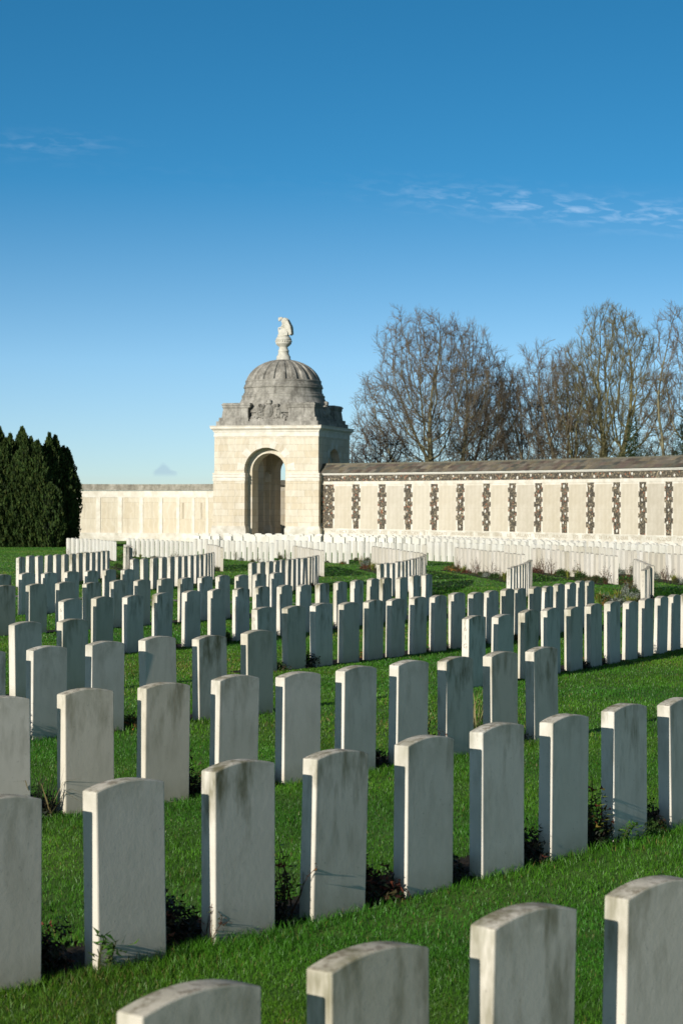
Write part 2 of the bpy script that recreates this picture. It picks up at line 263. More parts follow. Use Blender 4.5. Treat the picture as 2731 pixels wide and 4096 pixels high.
ROWS={"A":[[-0.36,4.719,0.861],[0.073,5.223,0.861],[0.505,5.719,0.846],[0.955,6.211,0.817]],"B":[[-0.919,8.474,0.863],[-0.468,9.011,0.88],[-0.046,9.529,0.895],[0.412,10.107,0.907],[0.828,10.643,0.915],[1.241,11.183,0.921],[1.665,11.742,0.923],[2.089,12.302,0.922]],"C":[[-1.637,12.744,0.805],[-1.189,13.225,0.835],[-0.749,13.723,0.861],[-0.315,14.24,0.883],[0.097,14.751,0.901],[0.506,15.276,0.916],[0.903,15.799,0.927],[1.301,16.333,0.934],[1.698,16.871,0.937]],"D":[[-2.501,16.86,0.906],[-2.075,17.405,0.908],[-1.647,17.955,0.913],[-1.224,18.509,0.922],[-0.81,19.061,0.934]],"E":[[-0.928,24.041,0.986],[-0.584,24.568,0.999],[-0.254,25.089,1.012],[0.085,25.639,1.025],[0.411,26.184,1.038],[0.716,26.709,1.051],[1.033,27.271,1.064],[1.342,27.835,1.076],[1.645,28.406,1.088],[1.94,28.978,1.1],[2.219,29.534,1.112],[2.494,30.101,1.124],[2.739,30.621,1.136],[3.011,31.212,1.147],[3.272,31.799,1.158],[3.525,32.388,1.17],[3.771,32.976,1.181],[4.011,33.57,1.191],[4.239,34.151,1.202]],"E2":[[1.465,22.133,1.019],[1.828,22.732,1.033],[2.183,23.338,1.048],[2.515,23.923,1.061],[2.857,24.544,1.074],[3.174,25.137,1.086],[3.498,25.761,1.098],[3.816,26.393,1.109],[4.119,27.01,1.12],[4.419,27.637,1.13],[4.71,28.261,1.139],[4.996,28.887,1.147]],"G":[[-3.546,26.096,1.056],[-3.208,26.7,1.068],[-2.863,27.336,1.08],[-2.522,27.983,1.091],[-2.168,28.673,1.103],[-1.838,29.335,1.114],[-1.515,30.0,1.124],[-1.224,30.617,1.134],[-0.9,31.32,1.144],[-0.61,31.966,1.153],[-0.31,32.651,1.163],[-0.024,33.319,1.171],[0.262,34.005,1.18],[0.535,34.675,1.188],[0.774,35.274,1.195],[1.081,36.062,1.203],[1.342,36.745,1.21],[1.594,37.418,1.216]],"G2":[[-4.827,31.495,0.967],[-4.443,32.07,0.999],[-4.09,32.636,1.027],[-3.723,33.26,1.052],[-3.394,33.852,1.074],[-3.065,34.472,1.092],[-2.75,35.089,1.106],[-2.446,35.704,1.117],[-2.155,36.306,1.124],[-1.853,36.941,1.128],[-1.55,37.58,1.128],[-1.256,38.197,1.125]],"G3":[[-5.893,37.284,1.033],[-5.552,37.875,1.064],[-5.224,38.487,1.092],[-4.928,39.074,1.115],[-4.629,39.697,1.133],[-4.343,40.32,1.147]],"F0":[[-7.217,66.463,1.607],[-7.248,67.219,1.618],[-7.288,67.975,1.628],[-7.335,68.73,1.638]],"F1":[[-8.254,51.251,1.338],[-8.107,51.883,1.347],[-7.959,52.55,1.356],[-7.823,53.188,1.366],[-7.683,53.881,1.377],[-7.561,54.524,1.39],[-7.442,55.2,1.403],[-7.338,55.842,1.417],[-7.239,56.51,1.432],[-7.152,57.177,1.448],[-7.075,57.843,1.465],[-7.011,58.511,1.483],[-6.958,59.181,1.502]],"F2":[[-5.074,48.941,1.299],[-4.897,49.594,1.313],[-4.731,50.241,1.327],[-4.568,50.92,1.343],[-4.417,51.602,1.361],[-4.282,52.261,1.379],[-4.162,52.918,1.398],[-4.052,53.59,1.419],[-3.956,54.264,1.441],[-3.876,54.94,1.464],[-3.811,55.617,1.488],[-3.763,56.297,1.513],[-3.733,56.977,1.539],[-3.721,57.657,1.567]],"F3":[[-2.038,45.802,1.304],[-1.872,46.429,1.32],[-1.715,47.06,1.335],[-1.581,47.638,1.351],[-1.445,48.272,1.366],[-1.321,48.893,1.382],[-1.207,49.516,1.398],[-1.104,50.14,1.415],[-1.011,50.767,1.431],[-0.928,51.394,1.448],[-0.855,52.024,1.464],[-0.793,52.654,1.481],[-0.742,53.285,1.498],[-0.701,53.917,1.515],[-0.671,54.549,1.533]],"F4":[[0.881,45.01,1.349],[1.034,45.712,1.363],[1.177,46.417,1.377],[1.311,47.124,1.39],[1.437,47.832,1.402],[1.553,48.542,1.414],[1.661,49.253,1.425],[1.762,49.965,1.436],[1.855,50.678,1.446],[1.941,51.392,1.456],[2.02,52.107,1.465],[2.093,52.823,1.473],[2.16,53.539,1.481],[2.222,54.255,1.489],[2.279,54.972,1.495],[2.331,55.69,1.502]],"F5":[[3.528,41.977,1.396],[3.666,42.763,1.397],[3.803,43.549,1.4],[3.937,44.335,1.404],[4.067,45.123,1.41],[4.192,45.91,1.416],[4.313,46.699,1.423],[4.427,47.489,1.431],[4.534,48.279,1.441],[4.633,49.071,1.452],[4.723,49.864,1.463]],"F6":[[6.162,40.729,1.374],[6.302,41.441,1.379],[6.439,42.153,1.383],[6.573,42.865,1.388],[6.703,43.579,1.393],[6.83,44.292,1.397]],"W0":[[-7.717,71.219,-1.396],[-7.583,70.46,-1.397],[-7.451,69.701,-1.399],[-7.319,68.941,-1.4],[-7.188,68.181,-1.401]],"W1":[[-12.239,89.438,-1.184],[-11.935,88.677,-1.197],[-11.625,87.873,-1.21],[-11.326,87.066,-1.222],[-11.037,86.255,-1.234],[-10.757,85.44,-1.246],[-10.487,84.622,-1.258],[-10.226,83.801,-1.269],[-9.975,82.978,-1.28],[-9.732,82.151,-1.291],[-9.499,81.323,-1.301],[-9.274,80.491,-1.312],[-9.057,79.658,-1.322]],"W2":[[-4.827,72.579,-1.395],[-4.687,71.768,-1.405],[-4.556,70.955,-1.416],[-4.433,70.141,-1.427],[-4.319,69.326,-1.437],[-4.214,68.509,-1.448],[-4.118,67.692,-1.459],[-4.031,66.873,-1.47],[-3.953,66.054,-1.481]],"W3":[[-1.64,69.869,-1.437],[-1.542,69.133,-1.439],[-1.445,68.396,-1.442],[-1.351,67.659,-1.444],[-1.258,66.922,-1.446],[-1.166,66.185,-1.449],[-1.077,65.447,-1.451],[-0.989,64.71,-1.453],[-0.903,63.972,-1.456],[-0.818,63.233,-1.458],[-0.736,62.495,-1.46],[-0.654,61.757,-1.463],[-0.575,61.018,-1.465]],"W4":[[1.102,69.086,-1.435],[1.208,68.3,-1.438],[1.312,67.513,-1.442],[1.413,66.726,-1.445],[1.511,65.938,-1.449],[1.606,65.15,-1.452],[1.699,64.362,-1.455],[1.789,63.573,-1.459],[1.876,62.785,-1.462],[1.961,61.995,-1.466],[2.042,61.206,-1.469],[2.121,60.416,-1.473],[2.198,59.626,-1.476],[2.271,58.836,-1.48],[2.342,58.045,-1.483]],"W5":[[3.941,68.071,-1.436],[4.037,67.348,-1.44],[4.131,66.624,-1.444],[4.222,65.9,-1.448],[4.31,65.175,-1.452],[4.394,64.45,-1.456],[4.476,63.725,-1.461],[4.555,63.0,-1.465],[4.631,62.274,-1.469],[4.704,61.547,-1.473],[4.773,60.821,-1.477],[4.84,60.094,-1.481],[4.904,59.367,-1.485],[4.965,58.64,-1.489],[5.023,57.912,-1.494],[5.077,57.184,-1.498],[5.129,56.456,-1.502]],"W6":[[6.497,67.43,-1.445],[6.588,66.695,-1.45],[6.676,65.96,-1.455],[6.76,65.225,-1.46],[6.84,64.489,-1.464],[6.917,63.753,-1.469],[6.991,63.017,-1.474],[7.06,62.28,-1.479],[7.126,61.542,-1.484],[7.189,60.805,-1.489],[7.247,60.067,-1.494],[7.303,59.329,-1.499],[7.354,58.591,-1.503],[7.402,57.852,-1.508],[7.447,57.113,-1.513],[7.487,56.374,-1.518],[7.524,55.635,-1.523],[7.558,54.895,-1.528]],"W7":[[9.07,65.63,-1.464],[9.151,64.85,-1.47],[9.227,64.07,-1.476],[9.299,63.29,-1.482],[9.366,62.508,-1.488],[9.429,61.727,-1.494],[9.486,60.945,-1.5],[9.54,60.163,-1.506],[9.588,59.38,-1.512],[9.633,58.598,-1.517],[9.672,57.815,-1.523],[9.707,57.031,-1.529],[9.738,56.248,-1.535]],"W8":[[7.586,51.425,-1.658],[7.523,50.722,-1.66],[7.46,50.018,-1.661],[7.396,49.314,-1.663],[7.33,48.611,-1.665],[7.263,47.907,-1.666],[7.195,47.204,-1.668],[7.126,46.5,-1.669],[7.056,45.797,-1.671],[6.985,45.094,-1.673],[6.912,44.391,-1.674]],"Ra":[[-9.461,88.68,-1.206],[-9.167,87.907,-1.21],[-8.877,87.131,-1.215],[-8.59,86.355,-1.219],[-8.307,85.576,-1.224],[-8.027,84.796,-1.229],[-7.751,84.015,-1.233],[-7.479,83.233,-1.238],[-7.21,82.45,-1.243],[-6.945,81.665,-1.247],[-6.684,80.879,-1.252],[-6.426,80.092,-1.257],[-6.172,79.304,-1.261],[-5.921,78.515,-1.266]],"Rb":[[-6.456,88.208,-1.211],[-6.159,87.412,-1.216],[-5.866,86.615,-1.222],[-5.577,85.815,-1.227],[-5.293,85.014,-1.232],[-5.013,84.212,-1.238],[-4.737,83.408,-1.243],[-4.466,82.602,-1.248],[-4.198,81.795,-1.254],[-3.936,80.987,-1.259],[-3.677,80.177,-1.264],[-3.423,79.366,-1.27],[-3.173,78.554,-1.275],[-2.928,77.74,-1.28],[-2.687,76.926,-1.286]],"Rc":[[-2.786,85.587,-1.23],[-2.513,84.808,-1.236],[-2.244,84.028,-1.242],[-1.98,83.245,-1.248],[-1.72,82.461,-1.254],[-1.464,81.676,-1.259],[-1.213,80.889,-1.265],[-0.967,80.1,-1.271],[-0.726,79.31,-1.277],[-0.489,78.519,-1.283],[-0.256,77.726,-1.288],[-0.028,76.932,-1.294],[0.195,76.138,-1.3]],"Rd":[[0.309,83.445,-1.235],[0.568,82.694,-1.242],[0.822,81.941,-1.248],[1.072,81.186,-1.255],[1.316,80.43,-1.261],[1.556,79.672,-1.267],[1.791,78.913,-1.274],[2.022,78.152,-1.28],[2.247,77.389,-1.287],[2.467,76.625,-1.293],[2.683,75.86,-1.299],[2.894,75.094,-1.306],[3.1,74.326,-1.312]],"Re":[[3.694,82.018,-1.213],[3.926,81.392,-1.219],[4.153,80.764,-1.226],[4.377,80.135,-1.232],[4.597,79.505,-1.239],[4.812,78.873,-1.245],[5.024,78.24,-1.252],[5.231,77.605,-1.258],[5.434,76.969,-1.265],[5.633,76.332,-1.271],[5.828,75.693,-1.278],[6.018,75.054,-1.285],[6.205,74.413,-1.291],[6.387,73.77,-1.298],[6.565,73.127,-1.304],[6.739,72.483,-1.311]],"Rf":[[7.329,75.901,-1.28],[7.527,75.233,-1.287],[7.719,74.564,-1.294],[7.907,73.894,-1.301],[8.09,73.221,-1.309],[8.269,72.548,-1.316],[8.442,71.873,-1.323],[8.61,71.197,-1.33],[8.774,70.52,-1.337],[8.933,69.841,-1.344],[9.087,69.162,-1.351],[9.236,68.482,-1.358]],"Rg":[[10.981,78.645,-1.262],[11.179,78.015,-1.271],[11.372,77.384,-1.279],[11.559,76.75,-1.287],[11.742,76.114,-1.294],[11.92,75.477,-1.302],[12.094,74.839,-1.31],[12.262,74.2,-1.317],[12.426,73.559,-1.324],[12.585,72.918,-1.331]]}
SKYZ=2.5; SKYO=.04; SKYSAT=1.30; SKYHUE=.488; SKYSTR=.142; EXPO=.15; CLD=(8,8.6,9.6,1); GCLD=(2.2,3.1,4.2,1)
# ------------------------------------------------------------------ ground
def make_ground():
    xs=np.concatenate([np.linspace(-2500,-60,8),np.linspace(-50,50,51),np.linspace(60,2500,8)])
    ys=np.concatenate([np.linspace(-1500,-45,6),np.arange(-40,150,2.),np.linspace(160,3000,12)])
    V=[(x,y,gz(x,y)) for y in ys for x in xs]; nx=len(xs)
    Fc=[(j*nx+i,j*nx+i+1,(j+1)*nx+i+1,(j+1)*nx+i) for j in range(len(ys)-1) for i in range(nx-1)]
    o=link('ground',mesh_np('ground',V,Fc),M['ground']); tag(o,'wide mown green lawn running between the rows of headstones','lawn',kind='structure')
make_ground()
# row world positions
def arr(n): return [tuple(p) for p in ROWS[n]]
def extend(n,before,after):
    P=arr(n); s=math.dist(P[0][:2],P[1][:2])
    for _ in range(before):
        X,Y,a=P[0]; a2=a-(P[1][2]-P[0][2]); P.insert(0,(X-s*math.cos(a2),Y-s*math.sin(a2),a2))
    s=math.dist(P[-1][:2],P[-2][:2])
    for _ in range(after):
        X,Y,a=P[-1]; P.append((X+s*math.cos(a),Y+s*math.sin(a),a))
    return P
RW={}
EXT={'A':(1,1),'B':(2,1),'C':(1,0),'D':(2,0),'E2':(0,3),'G2':(2,0),'G3':(2,0),'W7':(0,2),'Rg':(0,4)}
for n in ROWS: RW[n]=extend(n,*EXT.get(n,(0,0)))
h0=(-2.86,21.15,.95); RW['Hh']=[(h0[0]-.69*k*math.cos(.95),h0[1]-.69*k*math.sin(.95),.95) for k in (1,0)]
def spl(pts,step):
    P=[Vector((*p,0)) for p in pts]; out=[]
    dens=[]
    for i in range(len(P)-1):
        p0=P[max(i-1,0)];p1=P[i];p2=P[i+1];p3=P[min(i+2,len(P)-1)]
        for k in range(40):
            t=k/40; dens.append(.5*((2*p1)+(-p0+p2)*t+(2*p0-5*p1+4*p2-p3)*t*t+(-p0+3*p1-3*p2+p3)*t**3))
    acc=0; last=dens[0]
    for q,r in zip(dens,dens[1:]):
        acc+=(r-q).length
        if acc>=step: out.append((r.x,r.y,math.atan2(r.y-q.y,r.x-q.x))); acc-=step
    return out
RW['Sa']=spl([(-9,114),(-4.8,113),(-.9,111.5),(3.8,106),(7.4,95),(10.2,87),(12.9,81),(16,76)],.62)
RW['Sb']=spl([(-8.6,107.5),(-4.6,106.5),(-.8,105),(3.6,100.5),(7.1,91),(10.2,83.5),(12.6,77)],.64)
RW['Sc']=spl([(-7.9,101),(-4.5,99),(-.8,98.5),(3.4,94.5),(6.9,86.5),(9.9,79.8)],.66)
FAR={'Ra','Rb','Rc','Rd','Re','Rf','Rg','Sa','Sb','Sc'}
# ------------------------------------------------------------------ headstones
def stone_mesh(name,seed,w=.40,hs=.768,ha=.797,t=.088,bev=.006):
    rr=random.Random(seed); n=14; pts=[(-w/2,-.12),(w/2,-.12),(w/2,hs)]
    sag=ha-hs; rad=(w*w/4+sag*sag)/(2*sag); cz=ha-rad; a0=math.asin(w/2/rad)
    for i in range(1,n): a=a0-2*a0*i/n; pts.append((rad*math.sin(a),cz+rad*math.cos(a)))
    pts.append((-w/2,hs)); k=len(pts)
    V=[(x,-t/2,z) for x,z in pts]+[(x,t/2,z) for x,z in pts]
    Fc=[list(range(k)),list(range(2*k-1,k-1,-1))]+[[i,i+k,(i+1)%k+k,(i+1)%k] for i in range(k)]
    me=bpy.data.meshes.new(name); me.from_pydata(V,[],Fc)
    bm=bmesh.new(); bm.from_mesh(me); bmesh.ops.recalc_face_normals(bm,faces=bm.faces); bm.to_mesh(me); bm.free()
    if bev: bevel_mesh(me,bev,2,40)
    me.materials.append(M['head']); return me
NEAR=[stone_mesh('headstone',s,bev=b) for s,b in ((1,.006),(2,.008),(3,.007))]
CLEAN=[stone_mesh('headstone',s,bev=.005) for s in (4,5)]
for c_ in CLEAN: c_.materials.clear(); c_.materials.append(M['headclean'])
LOW=stone_mesh('headstone_far',9,bev=0)
def text_mesh(txt,size,extr=.0015,offset=0):
    cu=bpy.data.curves.new('t','FONT'); cu.body=txt; cu.size=size; cu.extrude=extr; cu.align_x='CENTER'; cu.align_y='CENTER'; cu.resolution_u=2; cu.offset=offset
    o=bpy.data.objects.new('t',cu); C.objects.link(o); dg=bpy.context.evaluated_depsgraph_get(); me=bpy.data.meshes.new_from_object(o.evaluated_get(dg)); bpy.data.objects.remove(o); return me
ORD=['first','second','third','fourth','fifth','sixth','seventh','eighth','ninth','tenth','eleventh','twelfth','thirteenth','fourteenth','fifteenth','sixteenth','seventeenth','eighteenth','nineteenth','twentieth']
DESC={'A':'nearest row cut by the bottom edge','B':'second row from the front','C':'third row from the front','D':'short fourth row at left','Hh':'short row ending left behind the fourth row',
'E2':'row lettered 61 G at right','E':'row lettered 61 F','G':'row lettered 61 E','G2':'row behind the 61 E row','G3':'short row before the 60 A row',
'F0':'edge-on row lettered 62 A','F1':'row lettered 60 A','F2':'row lettered 60 B','F3':'row lettered 60 C','F4':'row lettered 60 D','F5':'row lettered 60 E','F6':'edge-on row lettered 60 F at far right',
'W0':'short sunlit row behind the 62 A stones','W1':'sunlit row beside the dark yew','W2':'sunlit row ending beside 60 B','W3':'sunlit row ending beside 60 C','W4':'sunlit row ending beside 60 D','W5':'sunlit row ending beside 60 E','W6':'sunlit row ending left of 60 F','W7':'sunlit row leaving the right edge','W8':'sunlit row adjoining 60 F',
'Ra':'far sunlit row left of the pavilion','Rb':'far sunlit row before the pavilion arch','Rc':'far sunlit row before the pavilion corner','Rd':'far sunlit row under the flint wall','Re':'far sunlit row behind 60 E','Rf':'far sunlit row behind 60 F','Rg':'far sunlit row at the right edge'}
TINT={'near':['pale grey headstone','white headstone','weathered headstone','round-topped headstone']}
def proj(x,y,z):
    px=1365.5+F*x/y; py=H-F*z/y; return px-.004*(py-2048),py+.004*(px-1365)
allst=[]
for n,P in RW.items():
    for i,(x,y,a) in enumerate(P): allst.append((y,n,i))
order=sorted([s for s in allst if s[1] not in('Sa','Sb','Sc')])
vis=[]
for y,n,i in order:
    x,_,a=RW[n][i]; px,_p=proj(x,y,gz(x,y)+.7); w=.25*F/y
    vis.append((y,n,i,-w<px<2731+w))
indiv=set(); cnt=0
for y,n,i,v in vis:
    if v and cnt<299: indiv.add((n,i)); cnt+=1
    elif not v and y<60: indiv.add((n,i))
LET={('E',0):'61F',('E2',0):'61G',('G',0):'61E',('F1',0):'60A',('F2',0):'60B',('F3',0):'60C',('F4',0):'60D',('F5',0):'60E',('F6',0):'60F',('F0',0):'62A'}
LETR={'W2':'62B','W3':'62C','W4':'62D','W5':'62E'}
stuffV=[]; stuffF=[]
lv=np.array([v.co[:] for v in LOW.vertices]); lf=[tuple(p.vertices) for p in LOW.polygons]
rs=random.Random(5); nb=0
first={}
for n,P in RW.items():
    inview=[i for i in range(len(P)) if any(q[1]==n and q[2]==i and q[3] for q in vis)] if n not in('Sa','Sb','Sc') else []
    for i,(x,y,a) in enumerate(P):
        sc=1+rs.uniform(-.012,.012); yaw=a+R(rs.gauss(0,.5)); tl=R(rs.gauss(0,.5)); tf=R(rs.gauss(0,.6)); z=gz(x,y)+rs.uniform(-.008,.008)
        if n=='E2' and i==0: tl=R(-1.2)
        if n=='G' and i==0: tl=R(-1.4)
        if (n,i) in indiv:
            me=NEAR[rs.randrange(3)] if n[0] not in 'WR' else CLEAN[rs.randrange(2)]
            if 'h' not in first: o=link('headstone',me); o['_']=0; del o['_']; first['h']=o
            else: o=first['h'].copy(); o.data=me; C.objects.link(o)
            ca_,sa_=math.cos(a),math.sin(a); o.location=(x+.01*ca_+.006*sa_,y+.01*sa_-.006*ca_,z); o.rotation_euler=(tf,tl,yaw); o.scale=(1,1,sc)
            k=inview.index(i) if i in inview else i
            adj={'A':'large pale','B':'large pale','C':'pale','D':'shaded grey','E':'shaded','E2':'shaded','G':'shaded','G2':'shaded','G3':'shaded','Hh':'shaded'}.get(n,'white')
            o['label']=f'{adj} headstone, {ORD[k] if k<20 else str(k)} from the left in the {DESC[n]}'
            o['category']='headstone'; o['group']='white headstones in curving rows'
            for key,txt in ([((n,i),LET.get((n,i)))] if (n,i) in LET else [])+([((n,i),LETR[n])] if n in LETR and i==len(P)-1 else []):
                sgn=-1 if (n,i) in LET else 1
                for q,ch in enumerate(txt):
                    tm=text_mesh(ch,.075,.0008); zc=.66-q*.095
                    vs=[(sgn*(.20+.0012+v.co.z*.5),(-v.co.x if sgn<0 else v.co.x),zc+v.co.y) for v in tm.vertices]
                    fs=[list(u.vertices) for u in tm.polygons]; bpy.data.meshes.remove(tm)
                    tm=bpy.data.meshes.new('engraved_letter'); tm.from_pydata(vs,[],fs); link('engraved_letter',tm,M['carve2'],o)
        else:
            mt=Matrix.LocRotScale(Vector((x,y,z)),Matrix.Rotation(yaw,3,'Z'),Vector((1,1,sc)))
            A=np.array(mt); vv=lv@A[:3,:3].T+A[:3,3]; b=len(stuffV)
            stuffV.extend(map(tuple,vv)); stuffF.extend([tuple(b+u for u in f) for f in lf]); nb+=1
me=bpy.data.meshes.new('distant_headstones'); me.from_pydata(stuffV,[],stuffF)
M['headfar']=m_plain('far_headstone_stone',(.60,.57,.49),(.70,.68,.62),1.4)
o=link('distant_headstones',me,M['headfar']); tag(o,'mass of distant white headstones packed in front of the memorial wall','headstones',kind='stuff')
# ------------------------------------------------------------------ soil beds
def polybed(n,off,wd):
    P=RW[n]; V=[]; Fc=[]
    Q=[P[0]]+list(P)+[P[-1]]
    for k,(x,y,a) in enumerate(Q):
        e=-.3 if k==0 else (.3 if k==len(Q)-1 else 0)
        nx,ny=math.sin(a),-math.cos(a)
        for sgn in (-1,1):
            j=rs.uniform(-.03,.03)
            px=x+math.cos(a)*e+nx*(off+sgn*(wd/2+j)); py=y+math.sin(a)*e+ny*(off+sgn*(wd/2+j)); V.append((px,py,gz(px,py)+.012))
    for k in range(len(Q)-1): Fc.append((2*k,2*k+1,2*k+3,2*k+2))
    return V,Fc
BEDS=[]
for n in RW:
    if n in FAR: continue
    off=-.17 if RW[n][0][2]>0 else .3
    V,Fc=polybed(n,off,.42 if RW[n][0][2]>0 else .6)
    BEDS.append((n,off,.42 if RW[n][0][2]>0 else .6)); o=link('soil_bed',mesh_np('soil_bed',V,Fc),M['soil']); tag(o,f'narrow strip of dark soil along the {DESC[n]}','flower bed',kind='structure')
# paved path
pa=(-5.85,44.6);pb=(2.2,40.8); d=Vector((pb[0]-pa[0],pb[1]-pa[1])).normalized(); nn_=Vector((-d.y,d.x)); V=[];Fc=[]
for k in range(-18,24):
    for sgn in (-.36,.36):
        q=Vector(pa)+d*k+nn_*sgn; V.append((q.x,q.y,gz(q.x,q.y)+.016))
for k in range(41): Fc.append((2*k,2*k+1,2*k+3,2*k+2))
o=link('path',mesh_np('path',V,Fc),M['path']); tag(o,'narrow pale stone path crossing the lawn between headstone rows','path',kind='structure')
# ------------------------------------------------------------------ grass blades
def bedmask(X,Y):
    ok=np.ones(len(X),bool)
    for n,off,wd in BEDS:
        P=np.array(RW[n]); 
        if P[:,1].min()>32: continue
        for i in range(len(P)-1):
            a=P[i,2]; nx,ny=math.sin(a),-math.cos(a)
            ax,ay=P[i,0]+nx*off,P[i,1]+ny*off; bx,by=P[i+1,0]+nx*off,P[i+1,1]+ny*off
            dx,dy=bx-ax,by-ay; t=np.clip(((X-ax)*dx+(Y-ay)*dy)/(dx*dx+dy*dy),-.25,1.25)
            dd=np.hypot(X-ax-t*dx,Y-ay-t*dy); ok&=dd>wd/2-.04
    return ok
def snoise(X,Y,s,seed):
    r=np.random.default_rng(seed); v=np.zeros(len(X))
    for k in range(7):
        an=r.uniform(0,6.28); f=s*r.uniform(.6,1.6); v+=np.sin((X*np.cos(an)+Y*np.sin(an))*f+r.uniform(0,6.28))
    return v/3.
def blades(y0,y1,dens,hgt,wid,bend,halfk=.215,side=1.1):
    N=int(dens*(y1-y0)*((y0+y1)/2*halfk*2+2*side))
    Y=np.sqrt(rng.uniform(y0*y0,y1*y1,N)); X=(rng.uniform(-1,1,N))*(Y*halfk+side)
    ok=bedmask(X,Y); X=X[ok];Y=Y[ok];n=len(X)
    s1=snoise(X,Y,1.1,3);s2=snoise(X,Y,4.5,4); s3=snoise(X,Y,14,5)
    keep=rng.uniform(0,1,n)<np.clip(.85+.25*s3,.35,1); X=X[keep];Y=Y[keep];s1=s1[keep];s2=s2[keep];s3=s3[keep];n=len(X)
    # longer tufts along the near edge of the beds
    edge=np.zeros(n)
    for nme,off,wd in BEDS[:4]:
        P=np.array(RW[nme])
        for i in range(len(P)-1):
            ax,ay=P[i,0],P[i,1];dx,dy=P[i+1,0]-ax,P[i+1,1]-ay;t=np.clip(((X-ax)*dx+(Y-ay)*dy)/(dx*dx+dy*dy),0,1)
            edge=np.maximum(edge,np.clip(1-(np.hypot(X-ax-t*dx,Y-ay-t*dy)-.05)/.3,0,1))
    h=hgt*rng.uniform(.45,1.25,n)*(1+.25*s2)*(1+edge*1.1); az=rng.uniform(0,6.283,n); w=wid*rng.uniform(.6,1.3,n)
    lean=rng.uniform(.15,1.,n)*h*bend; la=rng.uniform(0,6.283,n)
    Z=-(G0+G1*Y)
    bx,by=np.cos(az)*w/2,np.sin(az)*w/2; lx,ly=np.cos(la)*lean,np.sin(la)*lean
    V=np.empty((n,5,3),np.float32)
    V[:,0]=np.c_[X-bx,Y-by,Z-.004];V[:,1]=np.c_[X+bx,Y+by,Z-.004]
    V[:,2]=np.c_[X+bx*.8+lx*.35,Y+by*.8+ly*.35,Z+h*.55];V[:,3]=np.c_[X-bx*.8+lx*.35,Y-by*.8+ly*.35,Z+h*.55]
    V[:,4]=np.c_[X+lx,Y+ly,Z+h]
    b=(np.arange(n)*5)[:,None]
    Fc=np.concatenate([b+np.array([0,1,2]),b+np.array([0,2,3]),b+np.array([3,2,4])])
    g=rng.uniform(.68,1.3,n)
    band=np.clip(.5+.5*np.sin(Y*1.9+.4*s1+X*.6),0,1)
    col=np.c_[(.050+.022*band)*g*(1+.25*s1),(.168+.022*band)*g*(1+.08*s1),.010*g]
    dry=(rng.uniform(0,1,n)<np.clip(.03+.22*(s1+.5*s2-.45),.02,.45)); col[dry]=np.c_[.19*g[dry],.17*g[dry],.045*g[dry]]
    return V.reshape(-1,3),Fc,np.repeat(col,5,axis=0)
parts=[blades(3.2,9,12000,.023,.0028,.9),blades(9,17,5200,.024,.004,.9),blades(17,30,1900,.027,.0075,.8,.2,1),blades(30,52,620,.03,.014,.8,.2,1.5),blades(52,128,130,.022,.032,.8,.19,1.5)]
off=0;VV=[];FF=[];CC=[]
for v,f,c in parts: VV.append(v);FF.append(f+off);CC.append(c);off+=len(v)
me=mesh_np('grass',np.concatenate(VV),np.concatenate(FF),np.concatenate(CC))
o=link('grass',me,M['grass']); tag(o,'short green grass blades covering the lawn between the rows','grass',kind='stuff')
print('grass tris',len(me.polygons))
# ------------------------------------------------------------------ bed plants
def leafcards(rr,n,fn,size,cols,elong=1.8):
    V=[];Fc=[];Cl=[]
    for k in range(n):
        p,nrm=fn(rr); s=size*rr.uniform(.6,1.3)
        d=(Vector(nrm)+Vector((rr.uniform(-1,1),rr.uniform(-1,1),rr.uniform(-.6,1)))*.8).normalized()
        a=d.orthogonal().normalized(); a=Matrix.Rotation(rr.uniform(0,6.28),3,d)@a; b=d.cross(a)
        p=Vector(p); q=[p-a*s*.5,p+b*s*elong*.5-a*s*.1,p+b*s*elong+d*s*.2,p+b*s*elong*.5+a*s*.5]
        base=len(V); V+= [tuple(x) for x in q]; Fc.append((base,base+1,base+2,base+3))
        c=rr.choice(cols); g=rr.uniform(.6,1.4); Cl+=[tuple(x*g for x in c)]*4
    return V,Fc,Cl
def mound(seed,r,h,n,size,cols,elong=1.8):
    rr=random.Random(seed)
    lob=[(rr.uniform(-.5,.5)*r,rr.uniform(-.5,.5)*r*.6,rr.uniform(.5,.8)*r,h*rr.uniform(.6,1)) for _ in range(5)]
    def fn(q):
        cx,cy,rd,hh=q.choice(lob); u=q.uniform(0,6.28); v=math.acos(q.uniform(0,1)); t=q.uniform(.55,1)
        d=Vector((math.sin(v)*math.cos(u),math.sin(v)*math.sin(u),math.cos(v)))
        return (cx+d.x*rd*t,cy+d.y*rd*t,d.z*hh*t),d
    V,Fc,Cl=leafcards(rr,n,fn,size,cols,elong); return mesh_np('foliage',V,Fc,Cl)
